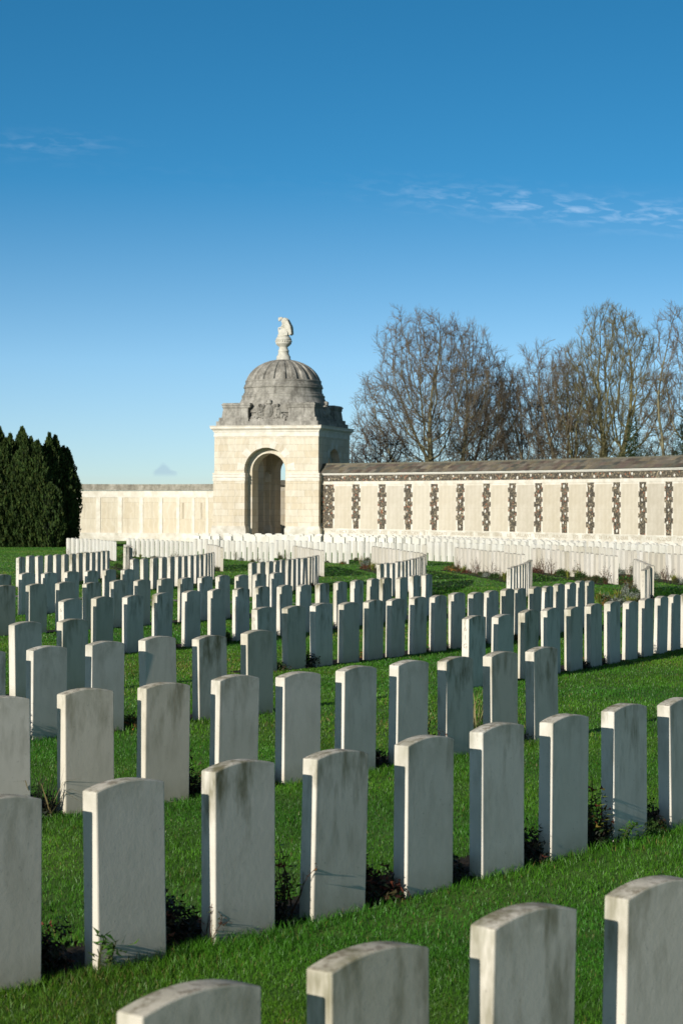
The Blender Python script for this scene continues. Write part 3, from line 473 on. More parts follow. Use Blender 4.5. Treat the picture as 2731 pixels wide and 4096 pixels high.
def stems(seed,h,n,cols,leafcols,nl,ls):
    rr=random.Random(seed); mb=MB(); mb.col=cols; tips=[]
    for k in range(n):
        a=rr.uniform(0,6.28); l=rr.uniform(.5,1)*h; lean=rr.uniform(.1,.55)
        p=Vector((rr.uniform(-.04,.04),rr.uniform(-.04,.04),-.02)); pts=[p]; d=Vector((math.cos(a)*lean,math.sin(a)*lean,1)).normalized()
        for j in range(5):
            d=(d+Vector((rr.uniform(-.2,.2),rr.uniform(-.2,.2),rr.uniform(-.1,.1)))).normalized(); p=p+d*l/5; pts.append(p.copy())
            if j>1:
                tips.append(p.copy())
                e=(d+Vector((rr.uniform(-1,1),rr.uniform(-1,1),.2))).normalized(); q=p+e*l*.25; mb.tube([p,q],[.003,.0015],4); tips.append(q)
        mb.tube(pts,[.006,.0055,.005,.004,.003,.002],5)
    st=mb.mesh('stem',col=True)
    def fn(q):
        t=q.choice(tips); return (t.x+q.uniform(-.03,.03),t.y+q.uniform(-.03,.03),t.z+q.uniform(-.03,.03)),(0,0,1)
    V,Fc,Cl=leafcards(rr,nl,fn,ls,leafcols,1.6); return st,mesh_np('foliage',V,Fc,Cl)
def spiky(seed,n,l,w,cols):
    rr=random.Random(seed);V=[];Fc=[];Cl=[]
    for k in range(n):
        a=rr.uniform(0,6.28); e=rr.uniform(.15,1.0); ll=l*rr.uniform(.6,1.1); d=Vector((math.cos(a),math.sin(a),0)); s=Vector((-d.y,d.x,0))*w/2
        b=len(V); p0=Vector((rr.uniform(-.04,.04),rr.uniform(-.04,.04),0)); p1=p0+d*ll*e*.4+Vector((0,0,ll*.55)); p2=p0+d*ll*e+Vector((0,0,ll*(.95-.6*e)))
        V+=[tuple(p0-s),tuple(p0+s),tuple(p1+s*.8),tuple(p1-s*.8),tuple(p2)]; Fc+=[(b,b+1,b+2,b+3),(b+3,b+2,b+4,b+4)]
        c=rr.choice(cols); g=rr.uniform(.6,1.4); Cl+=[tuple(x*g for x in c)]*5
    V2=np.array(V);F2=[f if f[2]!=f[3] else f for f in Fc]
    me=bpy.data.meshes.new('foliage'); me.from_pydata(V,[],[tuple(dict.fromkeys(f)) for f in Fc])
    at=me.color_attributes.new('Col','FLOAT_COLOR','POINT'); at.data.foreach_set('color',np.array([(*c,1) for c in Cl],np.float32).ravel()); return me
GR=[(.03,.07,.012),(.05,.10,.02),(.02,.045,.01)]; DK=[(.012,.018,.008),(.02,.014,.01),(.015,.026,.008)]; RD=[(.16,.045,.025),(.09,.03,.02),(.06,.05,.02)]; OR=[(.32,.13,.03),(.2,.07,.03),(.1,.09,.03)]; YG=[(.22,.26,.04),(.12,.17,.03),(.28,.22,.04)]; SG=[(.20,.23,.19),(.28,.30,.26),(.12,.15,.11)]; BR=[(.14,.09,.05),(.09,.06,.03),(.06,.07,.02)]
KINDS={
'dark':('low_shrub','dark leafy shrub',mound(1,.15,.2,800,.02,DK),None),
'darkred':('low_shrub','reddish brown shrub',mound(2,.15,.21,800,.018,DK+RD),None),
'green':('low_shrub','green leafy shrub',mound(3,.16,.2,700,.026,GR),None),
'red':('low_shrub','rusty red low shrub',mound(4,.2,.17,800,.022,RD),None),
'orange':('low_shrub','orange tinted low shrub',mound(5,.18,.16,700,.024,OR+GR),None),
'silver':('low_shrub','silvery grey low shrub',mound(6,.2,.2,800,.022,SG,2.6),None),
'brown':('low_shrub','faded brown low shrub',mound(7,.2,.2,800,.02,BR+GR),None),
'spiky':('spiky_plant','yellow green spiky plant',spiky(8,70,.36,.014,YG),None),
'dryspiky':('spiky_plant','dry pale grassy plant',spiky(9,30,.42,.006,[(.3,.25,.12),(.22,.18,.08)]),None),
'rose':('rose_bush','leafy rose bush','S',stems(10,.34,6,(.05,.035,.02),GR+YG+RD,130,.028)),
'rose2':('rose_bush','bare twiggy rose bush','S',stems(11,.38,7,(.06,.03,.02),RD+BR+OR,90,.022)),
'sprig':('green_sprig','small bright green sprig','S',stems(12,.16,3,(.05,.06,.02),[(.06,.16,.02),(.1,.2,.03)],60,.028)),
}
usedlab={}
def plant(kind,x,y,s,rz,where):
    nm,desc,me,st=KINDS[kind]; z=gz(x,y)+.005
    if st is None: o=link(nm,me,M['leaf'])
    else:
        o=link(nm,st[0],M['twig']); c=link('foliage',st[1],M['leaf'],o)
    o.location=(x,y,z); o.scale=(s*rs.uniform(.85,1.15),s*rs.uniform(.85,1.15),s*rs.uniform(.85,1.1)); o.rotation_euler=(0,0,rz)
    lab=' '.join(f'{desc} {where}'.replace(' at far right','').replace('short row ending left behind','short row left behind').split()); k=usedlab.get(lab,0); usedlab[lab]=k+1
    if k: lab=f'{["","another","further","extra","spare","sixth"][min(k,5)]} {lab}'
    tag(o,lab,'plant','plants in the headstone beds')
def gap(n,i,f=.5,off=None,kind='dark',s=1):
    P=RW[n]; b=EXT.get(n,(0,0))[0]; x0,y0,a=P[i]; x1,y1,_=P[min(i+1,len(P)-1)]
    if off is None: off=-.06
    x=x0+(x1-x0)*f+math.sin(a)*off; y=y0+(y1-y0)*f-math.cos(a)*off
    k=i+1
    plant(kind,x,y,s,rs.uniform(0,6.28),f'after {ORD[min(k-1,19)]} stone, {DESC[n]}')
# B indices: RW['B'][2] is first measured stone
for i,kd,s,f,off in [(1,'dark',1.25,.4,-.12),(1,'darkred',1.1,.62,-.15),(1,'sprig',1.2,.72,.03),(2,'darkred',1.3,.45,-.12),(2,'dark',1.2,.6,-.2),(2,'rose2',.45,.72,.02),(3,'dark',1.1,.45,-.15),(3,'rose',1.0,.5,-.02),(3,'rose2',.8,.6,-.05),
  (4,'darkred',1.35,.5,-.1),(4,'red',1.1,.6,-.12),(4,'dark',1.,.4,-.2),(5,'dark',1.2,.45,-.1),(5,'dryspiky',.45,.58,-.2),(6,'dark',1.25,.5,-.1),(6,'orange',.8,.52,-.2),(6,'darkred',1.1,.6,-.05),(7,'rose',1.05,.5,-.02),(7,'green',.7,.45,-.1),(7,'dark',1.1,.55,-.1),(7,'sprig',1.0,.75,.07),(7,'rose',.7,.62,.0),(8,'dark',1.2,.5,-.12),(8,'green',.7,.35,.02),(8,'orange',.6,.5,.04),(9,'green',.8,.4,.05),(9,'dark',1.1,.5,-.1)]:
    gap('B',i,f,off,kd,s)
for i,kd,s,f,off in [(0,'dryspiky',1.2,.5,0),(0,'dark',1,.5,-.1),(1,'dark',1,.5,-.1),(2,'dark',1.1,.5,-.1),(2,'rose',1.0,.45,-.05),(3,'dark',1,.5,-.1),(3,'orange',.6,.5,0),(4,'dark',1.1,.5,-.1),(5,'dark',1.1,.5,-.1),(5,'green',.8,.5,-.15),(6,'rose2',.9,.5,-.05),(6,'darkred',1.1,.6,-.1),(7,'green',.9,.5,-.1),(8,'dark',1,.5,-.1)]:
    gap('C',i,f,off,kd,s)
for i,kd,s,f,off in [(1,'rose',1.1,.45,0),(1,'brown',.9,.5,-.1),(2,'red',.9,.5,-.05),(2,'dark',1,.5,-.1),(3,'orange',.9,.5,-.05),(4,'brown',.8,.5,-.1),(5,'red',.9,.5,0)]:
    gap('D',i,f,off,kd,s)
gap('A',2,.5,-.1,'dark',1.1); gap('A',3,.5,-.1,'dark',1.1); gap('A',1,.5,-.1,'darkred',1.1)
pool=['dark','dark','darkred','green','rose','brown','orange','rose2','green','dark']
for n,pr in (('E2',.7),('E',.8),('G',.65),('G2',.5),('G3',.5)):
    for i in range(len(RW[n])-1):
        if rs.random()<pr: gap(n,i,rs.uniform(.4,.6),rs.uniform(-.2,.02),rs.choice(pool),rs.uniform(.7,1.1))
# tall dry tuft between C8 and C9
gap('C',8,.25,-.35,'dryspiky',1.5)
pool2=['brown','red','silver','rose2','rose','orange','spiky','green','brown','rose2']
for n,pr,sc in (('W0',.5,.8),('W1',.55,.9),('W2',.8,1),('W3',.7,1.),('W4',.8,1.),('W5',1,1.25),('W6',1,1.35),('W7',.9,1.2),('W8',1,1.2),('Ra',.6,1),('Rb',.6,1),('Rc',.6,1),('Rd',.5,1)):
    P=RW[n]
    for i in range(len(P)):
        if rs.random()<pr:
            x,y,a=P[i]; off=rs.uniform(.14,.35); f=rs.uniform(-.3,.3)
            plant(rs.choice(pool2),x+math.sin(a)*off+math.cos(a)*f,y-math.cos(a)*off+math.sin(a)*f,sc*rs.uniform(.7,1.15),rs.uniform(0,6.28),f'before {ORD[min(i,19)]} stone, {DESC[n]}')
for n,i,kd,s in [('F1',12,'rose',1),('F2',13,'rose2',1.),('F3',13,'rose',1.1),('F3',10,'orange',1.1),('F3',7,'dryspiky',1.),('F2',10,'rose2',.6),('F4',2,'silver',.9),('F5',1,'rose2',.9),('F6',2,'dark',1.2),('F6',4,'dark',1.3),('F4',8,'dark',.8),('F1',2,'dryspiky',.8),('F3',14,'rose',1.2)]:
    x,y,a=RW[n][i]; plant(kd,x-math.sin(a)*.05+.3*math.cos(a),y+math.cos(a)*.05+.3*math.sin(a),s,rs.uniform(0,6),f'between stones of the {DESC[n]}')
x,y,a=RW['F6'][0]
for k,(kd,s) in enumerate([('spiky',1.2),('silver',1.3),('orange',1.2),('spiky',1.5),('brown',1.2),('spiky',1.1),('silver',1.1)]):
    plant(kd,x-.25-.12*(k%3)-.02*k,y+.2+.45*k,s,k,f'in the bed left of the {DESC["F6"]}')
for k,(px,py,kd,s) in enumerate([(432,2306,'spiky',1.2),(446,2300,'brown',1.2),(458,2306,'spiky',1.1),(470,2312,'brown',1.1),(1445,2255,'dryspiky',1.5),(1490,2265,'orange',1.3),(1470,2262,'silver',1.2)]):
    Y=G0*F/(py-H-G1*F+3); plant(kd,(px-1365)/F*Y,Y,s,k,'on the lawn between the sunlit rows')
# ------------------------------------------------------------------ pavilion
PHI=R(16.5); PC=(-3.886,132.41); HS=3.55; AR=1.49; AI=1.14; T1=.58; T2=1.8; SPR=2.1
pav=empty('pavilion',(PC[0],PC[1],0),-PHI); pav.location.z=0
tag(pav,'square cream stone pavilion with arches and a weathered ribbed grey dome','pavilion')
def rotz(k):
    a=k*math.pi/2; c,s=round(math.cos(a)),round(math.sin(a)); return lambda x,y,z:(c*x-s*y,s*x+c*y,z)
# corner piers
for sx in(-1,1):
    for sy in(-1,1):
        def bx(mb,o,z0,z1,o2=None):
            a,b=AR-o,HS+o; x=sorted((sx*a,sx*b)); y=sorted((sy*a,sy*b)); mb.box(x[0],x[1],y[0],y[1],z0,z1)
        m=MB(); bx(m,.05,-1.50,1.42); bx(m,0,1.95,SPR); 
        # inner return, set back 1 m inside the arch
        for (u,v) in ((0,1),(1,0)):
            if u==0: x=sorted((sx*AI,sx*(AR+.1))); y=sorted((sy*(HS-T2),sy*(HS-T1)))
            else: y=sorted((sy*AI,sy*(AR+.1))); x=sorted((sx*(HS-T2),sx*(HS-T1)))
            m.box(x[0],x[1],y[0],y[1],-2.7,SPR)
        cp=m.obj('corner_pier',M['cream'],pav)
        me=cp.data
        m=MB(); bx(m,.09,1.42,1.58); bx(m,.06,1.58,1.66); bx(m,.11,1.66,1.74); bx(m,.07,1.74,1.95); bx(m,.10,1.86,1.93)
        m.obj('impost_band',M['trim'],cp)
        m=MB(); bx(m,.17,-2.75,-1.62); bx(m,.12,-1.62,-1.50); m.obj('plinth',M['base'],cp)
def archwall(mb,k,half,y0,y1,r,z0,z1,n=20):
    f=rotz(k)
    def q(a,b,c,d): mb.add([f(*a),f(*b),f(*c),f(*d)],[(0,1,2,3)])
    A=[(r*math.cos(math.pi*i/n),z0+r*math.sin(math.pi*i/n)) for i in range(n+1)]
    for y in(y0,y1):
        q((-half,y,z0),(-r,y,z0),(-r,y,z1),(-half,y,z1)); q((half,y,z0),(r,y,z0),(r,y,z1),(half,y,z1))
        for (x0,a),(x1,b) in zip(A,A[1:]): q((x0,y,a),(x1,y,b),(x1,y,z1),(x0,y,z1))
    for (x0,a),(x1,b) in zip(A,A[1:]): q((x0,y0,a),(x1,y0,b),(x1,y1,b),(x0,y1,a))
    q((-half,y0,z0),(-half,y1,z0),(-half,y1,z1),(-half,y0,z1)); q((half,y0,z0),(half,y1,z0),(half,y1,z1),(half,y0,z1))
    q((-half,y0,z1),(half,y0,z1),(half,y1,z1),(-half,y1,z1))
    q((-half,y0,z0),(-r,y0,z0),(-r,y1,z0),(-half,y1,z0)); q((half,y0,z0),(r,y0,z0),(r,y1,z0),(half,y1,z0))
for k in range(4):
    hf=HS if k%2==0 else HS-T1-.003
    m=MB(); archwall(m,k,hf,-HS,-HS+T1,AR,SPR,4.30); archwall(m,k,hf-T1 if k%2==0 else HS-T2-.003,-HS+T1,-HS+T2,AI,SPR,4.28)
    aw=m.obj('arch_wall',M['cream'],pav)
    # voussoirs and keystone, 4 mm proud, radiating
    m=MB(); f=rotz(k); nv=11
    for i in range(nv):
        if i%2: continue
        a0=math.pi*(i+.06)/nv;a1=math.pi*(i+.94)/nv; r2=AR+.5+(.14 if i==nv//2 else 0)
        for (ra,rb) in ((AR+.002,r2),):
            P=[(ra*math.cos(a0),ra*math.sin(a0)),(rb*math.cos(a0),rb*math.sin(a0)),(rb*math.cos(a1),rb*math.sin(a1)),(ra*math.cos(a1),ra*math.sin(a1))]
            vs=[f(x,-HS-.012,SPR+z) for x,z in P]+[f(x,-HS+.05,SPR+z) for x,z in P]
            m.add(vs,[(0,1,2,3),(4,5,6,7),(0,1,5,4),(1,2,6,5),(2,3,7,6),(3,0,4,7)])
    m.obj('voussoirs',M['trim'],aw)
m=MB(); m.box(-HS+.3,HS-.3,-HS+.3,HS-.3,4.285,4.6); m.obj('ceiling',M['inner'],pav)
m=MB(); m.box(-HS+.1,HS-.1,-HS+.1,HS-.1,-2.75,-2.45); m.obj('floor',M['base'],pav)
def sq(m,o,z0,z1): m.box(-HS-o,HS+o,-HS-o,HS+o,z0,z1)
m=MB(); sq(m,.035,4.302,4.40); sq(m,.02,4.40,4.62); m.obj('frieze',M['trim'],pav)
m=MB()
sq(m,.07,4.62,4.70); h=HS; m.frus((-h-.07,h+.07,-h-.07,h+.07),(-h-.2,h+.2,-h-.2,h+.2),4.70,4.82); sq(m,.23,4.82,4.94)
m.frus((-h-.23,h+.23,-h-.23,h+.23),(-h-.27,h+.27,-h-.27,h+.27),4.94,5.02); m.obj('cornice',M['trim'],pav)
m=MB(); a=h-.08; m.box(-a,a,-a,a,5.02,5.31); m.obj('attic',M['grey'],pav)
# recessed attic wall behind the corner blocks
m=MB(); b=h-.95; m.frus((-b,b,-b,b),(-b+.12,b-.12,-b+.12,b-.12),5.31,6.28); m.obj('attic_wall',M['grey'],pav)
for sx in(-1,1):
    for sy in(-1,1):
        m=MB()
        def bb(x0,x1,z0,z1,x2=None,x3=None):
            A=(sorted((sx*x0,sx*x1))+sorted((sy*x0,sy*x1))); 
            if x2 is None: m.box(A[0],A[1],A[2],A[3],z0,z1)
            else:
                B=(sorted((sx*x2,sx*x3))+sorted((sy*x2,sy*x3))); m.frus(A,B,z0,z1)
        bb(1.30,h-.22,5.311,5.56); bb(1.38,h-.36,5.56,6.16,1.40,h-.44); bb(1.40,h-.44,6.16,6.24,1.30,h-.38)
        cb=m.obj('corner_block',M['grey'],pav)
        m=MB(); 
        for z0,z1,o in ((6.24,6.36,.04),(6.36,6.46,.09),(6.46,6.52,.03)): bb(1.30-o,h-.44+o,z0,z1)
        m.obj('wreath_roll',M['grey'],cb)
# drum, dome
m=MB(); m.lathe([(3.05,5.4),(3.02,6.2),(2.9,6.6),(2.74,6.95),(2.76,7.0),(2.76,7.10),(2.66,7.16),(2.66,7.24),(2.61,7.28),(2.58,7.34),(2.58,7.56),(2.64,7.60),(2.64,7.68),(2.56,7.70)],64,cap=True); m.obj('drum',M['grey'],pav,smooth=False)
# octagon facets rising over the drum base
m=MB()
for i in range(8):
    t=math.pi/4*i+math.pi/8; c,s=math.cos(t),math.sin(t)
    vs=[(c*3.15-s*.75,s*3.15+c*.75,5.9),(c*3.15+s*.75,s*3.15-c*.75,5.9),(c*2.72,s*2.72,6.98),(c*2.5,s*2.5,5.9)]
    m.add(vs,[(0,1,2),(0,2,3),(1,3,2)])
m.obj('drum_facets',M['grey'],pav)
DZ=7.68; prof=[]
for i in range(25):
    t=i/24*math.pi/2*.93; prof.append((2.54*math.cos(t)**.96,DZ+1.86*math.sin(t)))
def rf(t,z):
    k=20; u=(t*k/(2*math.pi))%1; zz=(z-DZ)/1.86
    if zz<.24 or zz>.985: return 1
    return 1-.062*(1 if .24<u<.74 else 0)
m=MB(); m.lathe(prof,240,rf=rf,cap=True); dome=m.obj('dome',M['grey'],pav)
m=MB(); m.lathe([(2.60,7.68),(2.60,7.78),(2.54,7.86)],64,cap=False)
m.lathe([(2.535,8.02),(2.52,8.10),(2.49,8.12)],64,cap=False); m.obj('dome_band',M['grey'],dome)
# carved shields with crown and scrolls
for k in range(2):
    f=rotz(k if k==0 else 1); m=MB(); y=-h+.62
    def S(x,z,rx,rz,ry=.14,yy=0):
        vs=[];b=MB(); b.sph((x,y-.05+yy,z),(rx,ry,rz),12,8); m.add([f(*v) for v in b.v],b.f)
    S(.0,5.98,.34,.46,.2); S(.0,5.98,.27,.38,.24); S(0,6.52,.2,.12,.16); S(0,6.64,.13,.10,.13); S(-.12,6.62,.06,.1);S(.12,6.62,.06,.1)
    for sg in(-1,1):
        for x,z,a,b_ in ((.42,6.28,.18,.16),(.55,6.05,.2,.2),(.5,5.72,.2,.22),(.72,5.8,.18,.26),(.92,5.58,.16,.24),(1.1,5.52,.15,.18),(.62,6.35,.1,.12),(.35,5.5,.22,.16)):
            S(sg*x,z,a,b_,.15); S(sg*(x+.03),z+.02,a*.5,b_*.5,.2)
    b=MB(); b.box(-1.2,1.2,-h+.25,-h+.75,5.311,5.45); m.add([f(*v) for v in b.v],b.f)
    m.obj('carved_shield',M['grey'],pav,smooth=False)
# plaque on the inner back wall
m=MB(); m.box(-.14,.14,-.03,.03,-.2,.2); px_=(-2.22); pl=m.obj('plaque',M['bronze'],pav); pl.location=(px_+.28,1.40,-.78)
m=MB(); m.box(-.012,.012,-.036,-.03,-.11,.11); m.box(-.05,.05,-.037,-.03,.03,.055); m.obj('cross',M['bronze2'],pl)
m=MB(); m.box(-HS+T1+.1,-AI-.02,HS-T2-.003,HS-T2+.3,-2.7,4.2); m.box(AI+.02,HS-T1-.1,HS-T2-.003,HS-T2+.3,-2.7,4.2); m.obj('inner_wall',M['inner'],pav)
# ------------------------------------------------------------------ statue on the dome
st=empty('statue',(PC[0],PC[1],9.5),-PHI); tag(st,'pale winged angel statue bowing on a round urn above the dome','statue')
m=MB(); m.lathe([(.50,-.12),(.49,.06),(.46,.08),(.46,.24),(.42,.27),(.36,.40),(.34,.56),(.37,.58),(.37,.62),(.32,.68),(.29,.74),(.30,.78),(.27,.82),(.28,.86),(.40,.95),(.50,1.06),(.525,1.10),(.525,1.14),(.515,1.15),(.515,1.33),(.53,1.34),(.52,1.38),(.47,1.48),(.42,1.55)],40)
m.obj('urn',M['statue'],st,smooth=True)
m=MB(); 
for i in range(22):
    t=2*math.pi*i/22; m.sph((.52*math.cos(t),.52*math.sin(t),1.24),(.05,.05,.065),6,5)
m.obj('carved_band',M['statue'],st,smooth=True)
def blob(items,voxel=.028):
    m=MB()
    for it in items:
        if it[0]=='s': m.sph(it[1],it[2],14,10,it[3] if len(it)>3 else None)
        else: m.tube(it[1],it[2],10)
    me=m.mesh('b'); o=link('b',me); md=o.modifiers.new('r','REMESH'); md.mode='VOXEL'; md.voxel_size=voxel
    md2=o.modifiers.new('s','SMOOTH'); md2.iterations=2; md2.factor=.5
    dg=bpy.context.evaluated_depsgraph_get(); me2=bpy.data.meshes.new_from_object(o.evaluated_get(dg)); bpy.data.objects.remove(o)
    me2.polygons.foreach_set('use_smooth',[True]*len(me2.polygons)); return me2
ry=lambda a:Matrix.Rotation(a,3,'Y')
# figure: x left(-) = facing; robe mass kneeling on the urn, torso leaning, bowed head, arm along thigh
fig=[('s',(-.02,0,1.62),(.40,.36,.20)),('s',(.02,0,1.78),(.33,.3,.24)),('s',(.10,0,1.98),(.27,.25,.26)),
 ('t',[(.16,0,1.85),(.14,0,2.15),(.05,0,2.45),(-.04,0,2.66)],[.22,.17,.16,.14]),
 ('t',[(-.04,0,2.66),(-.12,0,2.76),(-.20,0,2.76)],[.12,.08,.07]),
 ('s',(-.27,-.01,2.70),(.105,.09,.13),ry(.5)),
 ('t',[(-.06,-.12,2.62),(.04,-.2,2.32),(.06,-.18,2.16),(-.12,-.16,2.14),(-.28,-.1,2.16)],[.085,.075,.07,.06,.05]),
 ('t',[(-.06,.12,2.62),(-.12,.2,2.4),(-.2,.14,2.2),(-.3,.05,2.15)],[.08,.07,.06,.05]),
 ('t',[(-.30,-.08,2.16),(-.33,-.05,2.0),(-.30,-.03,1.8),(-.22,0,1.66)],[.06,.055,.06,.09]),
 ('t',[(.12,0,2.05),(-.1,-.06,2.02),(-.24,-.05,1.92),(-.2,-.04,1.7)],[.19,.15,.12,.12]),
 ('t',[(.2,-.05,2.0),(.30,0,1.8),(.30,.05,1.62)],[.14,.13,.1])]
for k in range(7):
    x=-.12+.07*k; fig.append(('t',[(x*.6+.05,-.22,2.0),(x+.05,-.31,1.8),(x*1.1+.03,-.34,1.6)],[.035,.04,.03]))
fm=blob(fig,.024); link('figure',fm,M['statue'],st)
hairm=blob([('s',(-.27,.0,2.76),(.12,.11,.1),ry(.5)),('t',[(-.2,0,2.8),(-.06,0,2.78)],[.09,.06])],.02); link('hair',hairm,M['statue'],st)
for sg in(-1,1):
    it=[('t',[(.0,sg*.10,2.72),(.16,sg*.2,2.74),(.30,sg*.24,2.62)],[.07,.08,.07])]
    for k in range(8):
        a=k/7; L_=.55+.45*math.sin(a*2.2)
        x0=.02+.30*a; z0=2.70-.10*a
        it.append(('t',[(x0,sg*(.16+.05*a),z0),(x0+.10+.10*a,sg*(.2+.06*a),z0-L_*.45),(x0+.05+.24*a,sg*(.17+.05*a),z0-L_)],[.06,.065,.03]))
    wm=blob(it,.026); link('wing',wm,M['statue'],st)
# ------------------------------------------------------------------ right memorial wall (arc)
TH0=R(43); RAD=84.; P0=(-1.45,128.6)
def wp(s,off=0,z=0):
    if s<0: th=TH0; x=P0[0]+s*math.cos(th); y=P0[1]-s*math.sin(th)
    else:
        th=TH0+s/RAD; x=P0[0]+RAD*(math.sin(th)-math.sin(TH0)); y=P0[1]+RAD*(math.cos(th)-math.cos(TH0))
    return (x-math.sin(th)*off,y-math.cos(th)*off,z)
def arcbox(m,s0,s1,o0,o1,z0,z1,step=.6,skip_ends=False):
    n=max(1,int(math.ceil((s1-s0)/step))); b=len(m.v)
    for i in range(n+1):
        s=s0+(s1-s0)*i/n
        for o,z in ((o0,z0),(o1,z0),(o1,z1),(o0,z1)): m.v.append(wp(s,o,z)); m.c.append(m.col)
    for i in range(n):
        a=b+4*i
        for k in range(4): m.f.append([a+k,a+4+k,a+4+(k+1)%4,a+(k+1)%4]); m.m.append(m.cur)
    m.f.append([b,b+1,b+2,b+3]); m.m.append(m.cur); e=b+4*n; m.f.append([e,e+1,e+2,e+3]); m.m.append(m.cur)
mw=empty('memorial_wall',(wp(14)[0],wp(14)[1],-2.6)); tag(mw,'long curved cream memorial wall with dark flint piers and a slate roof','wall')
def toparent(o,p): o.parent=p; o.matrix_parent_inverse=Matrix.Translation(p.location).inverted(); return o
SE=40.
m=MB(); arcbox(m,-.7,SE,-.5,0,-2.8,1.80); toparent(m.obj('wall',M['trim']),mw)
m=MB(); arcbox(m,-.1,SE,.001,.14,-2.8,-2.06); arcbox(m,-.1,SE,.001,.10,-2.06,-2.0); arcbox(m,-.1,SE,.001,.045,-2.0,-1.63); toparent(m.obj('base_course',M['base']),mw)
m=MB(); arcbox(m,-.1,SE,-.5,.07,1.803,1.86); arcbox(m,-.1,SE,-.5,.11,1.86,1.93); toparent(m.obj('cornice',M['pale']),mw)
m=MB(); arcbox(m,-.1,SE,.001,.03,1.20,1.395); toparent(m.obj('lintel_band',M['trim']),mw)
# flint frieze with large pale stones
m=MB(); arcbox(m,.36,SE,.001,.02,1.40,1.78); m.cur=1; s=.9; rr=random.Random(3); up=0
def palestone(m,s,z,r):
    c=wp(s,.02,z); th=TH0+max(s,0)/RAD; rm=Matrix.Rotation(-th,3,'Z')@Matrix.Rotation(rr.uniform(-.4,.4),3,'Y'); m.sph(c,(r*rr.uniform(.8,1.1),.035,r*rr.uniform(.9,1.35)),9,6,rm)
while s<SE-1:
    palestone(m,s,1.65 if up else 1.52,.075); up=1-up; s+=rr.uniform(.95,1.4)
toparent(m.obj('flint_frieze',[M['flint'],M['pale']]),mw)
# flint piers
S1=.77; piers=[(S1,.5)]+[(3.30+2.335*i,.27) for i in range(16)]
for pi,(sc_,hw) in enumerate(piers):
    m=MB(); z=1.19; j=0
    seg=[.24,.26,.3,.27,.29,.28,.26,.28,.3,.33]
    for q,hh in enumerate(seg):
        hh=hh*2.8/sum(seg); wL=hw+(-.01 if (q+pi)%2 else .10)+rr.uniform(-.015,.02); wR=hw+(.10 if (q+(pi//2))%2 else -.02)+rr.uniform(-.015,.02)
        if q==0: wL=hw+.02; wR=hw+.03
        if q==len(seg)-1: wL=hw-.05; wR=hw-.03
        arcbox(m,sc_-wL,sc_+wR,.001,.016,z-hh,z,5); z-=hh
    m.cur=1; z=1.0
    while z>-1.5:
        palestone(m,sc_+rr.uniform(-.12,.12)*(hw/.27),z,rr.uniform(.055,.085)); z-=rr.uniform(.5,.85)
    toparent(m.obj('flint_pier',[M['flint'],M['pale']]),mw)
# name panels
def local_panel(s0,s1,z0,z1,o0,o1,name,mat,parent):
    m=MB(); sc_=(s0+s1)/2; th=TH0+sc_/RAD; c=wp(sc_,0,0); w=(s1-s0)/2
    m.box(-w,w,-o1,-o0,z0,z1); o=m.obj(name,mat); o.location=(c[0],c[1],0); o.rotation_euler=(0,0,-th); return toparent(o,parent)
for a,b in zip(piers,piers[1:]):
    s0=a[0]+a[1]+.22; s1=b[0]-b[1]-.22
    m0=(s0+s1)/2; s0=m0-.76;s1=m0+.76
    local_panel(s0,s1,-1.60,1.10,-.2,.022,'name_panel',M['panel'],mw)
# roof: ridge and courses of slates
m=MB(); rr=random.Random(8)
E0=(.20,1.93); RD=(-.42,2.50)   # (offset,z) eave and ridge
m.col=(.10,.10,.095); arcbox(m,-.25,SE,-.9,.16,1.935,1.96)
pal=[(.12,.115,.105),(.14,.13,.115),(.115,.09,.085),(.16,.14,.11),(.085,.09,.09),(.13,.115,.10),(.18,.155,.115),(.105,.11,.10),(.15,.14,.13),(.12,.095,.088)]
rows=3
for r_ in range(rows):
    s=-.25-rr.uniform(0,.3); f0=r_/rows; f1=(r_+1.25)/rows if r_<rows-1 else 1
    while s<SE:
        wdt=rr.uniform(.36,.46); cc_=rr.choice(pal); gm=sum(cc_)/3; kk=rr.uniform(.7,1.3)*.92; m.col=tuple((gm*.2*q_+c_*.8)*kk*w_ for c_,q_,w_ in zip(cc_,(1.1,1.0,.85),(1.06,1,.88)))
        sk=.16; 
        def pt(ss,f,dz): 
            o=E0[0]+(RD[0]-E0[0])*f; z=E0[1]+(RD[1]-E0[1])*f+dz; return wp(max(ss,-.7),o,z)
        lift=.035-0.0*r_
        a=pt(s,f0,.035+.012*rr.random());b=pt(s+wdt-.008,f0,.035+.012*rr.random());c=pt(s+wdt-.008+sk,f1,.01);d_=pt(s+sk,f1,.01)
        a2=(a[0],a[1],a[2]-.03);b2=(b[0],b[1],b[2]-.03);c2=(c[0],c[1],c[2]-.03);d2=(d_[0],d_[1],d_[2]-.03)
        m.add([a,b,c,d_,a2,b2,c2,d2],[(0,1,2,3),(4,5,6,7),(0,1,5,4),(1,2,6,5),(3,0,4,7),(2,3,7,6)]); s+=wdt
m.col=(.13,.12,.09); arcbox(m,.0,SE,-.52,-.38,2.46,2.57,.6)
m.col=(.09,.085,.08)
# back slope
n=60; b=len(m.v)
for i in range(n+1):
    s=-.2+(SE+.2)*i/n
    for o_,z_ in ((-.45,2.53),(-1.1,1.93)): m.v.append(wp(s,o_,z_)); m.c.append(m.col)
for i in range(n): m.f.append([b+2*i,b+2*i+2,b+2*i+3,b+2*i+1]); m.m.append(0)
toparent(m.obj('slate_roof',M['slate'],col=True),mw)
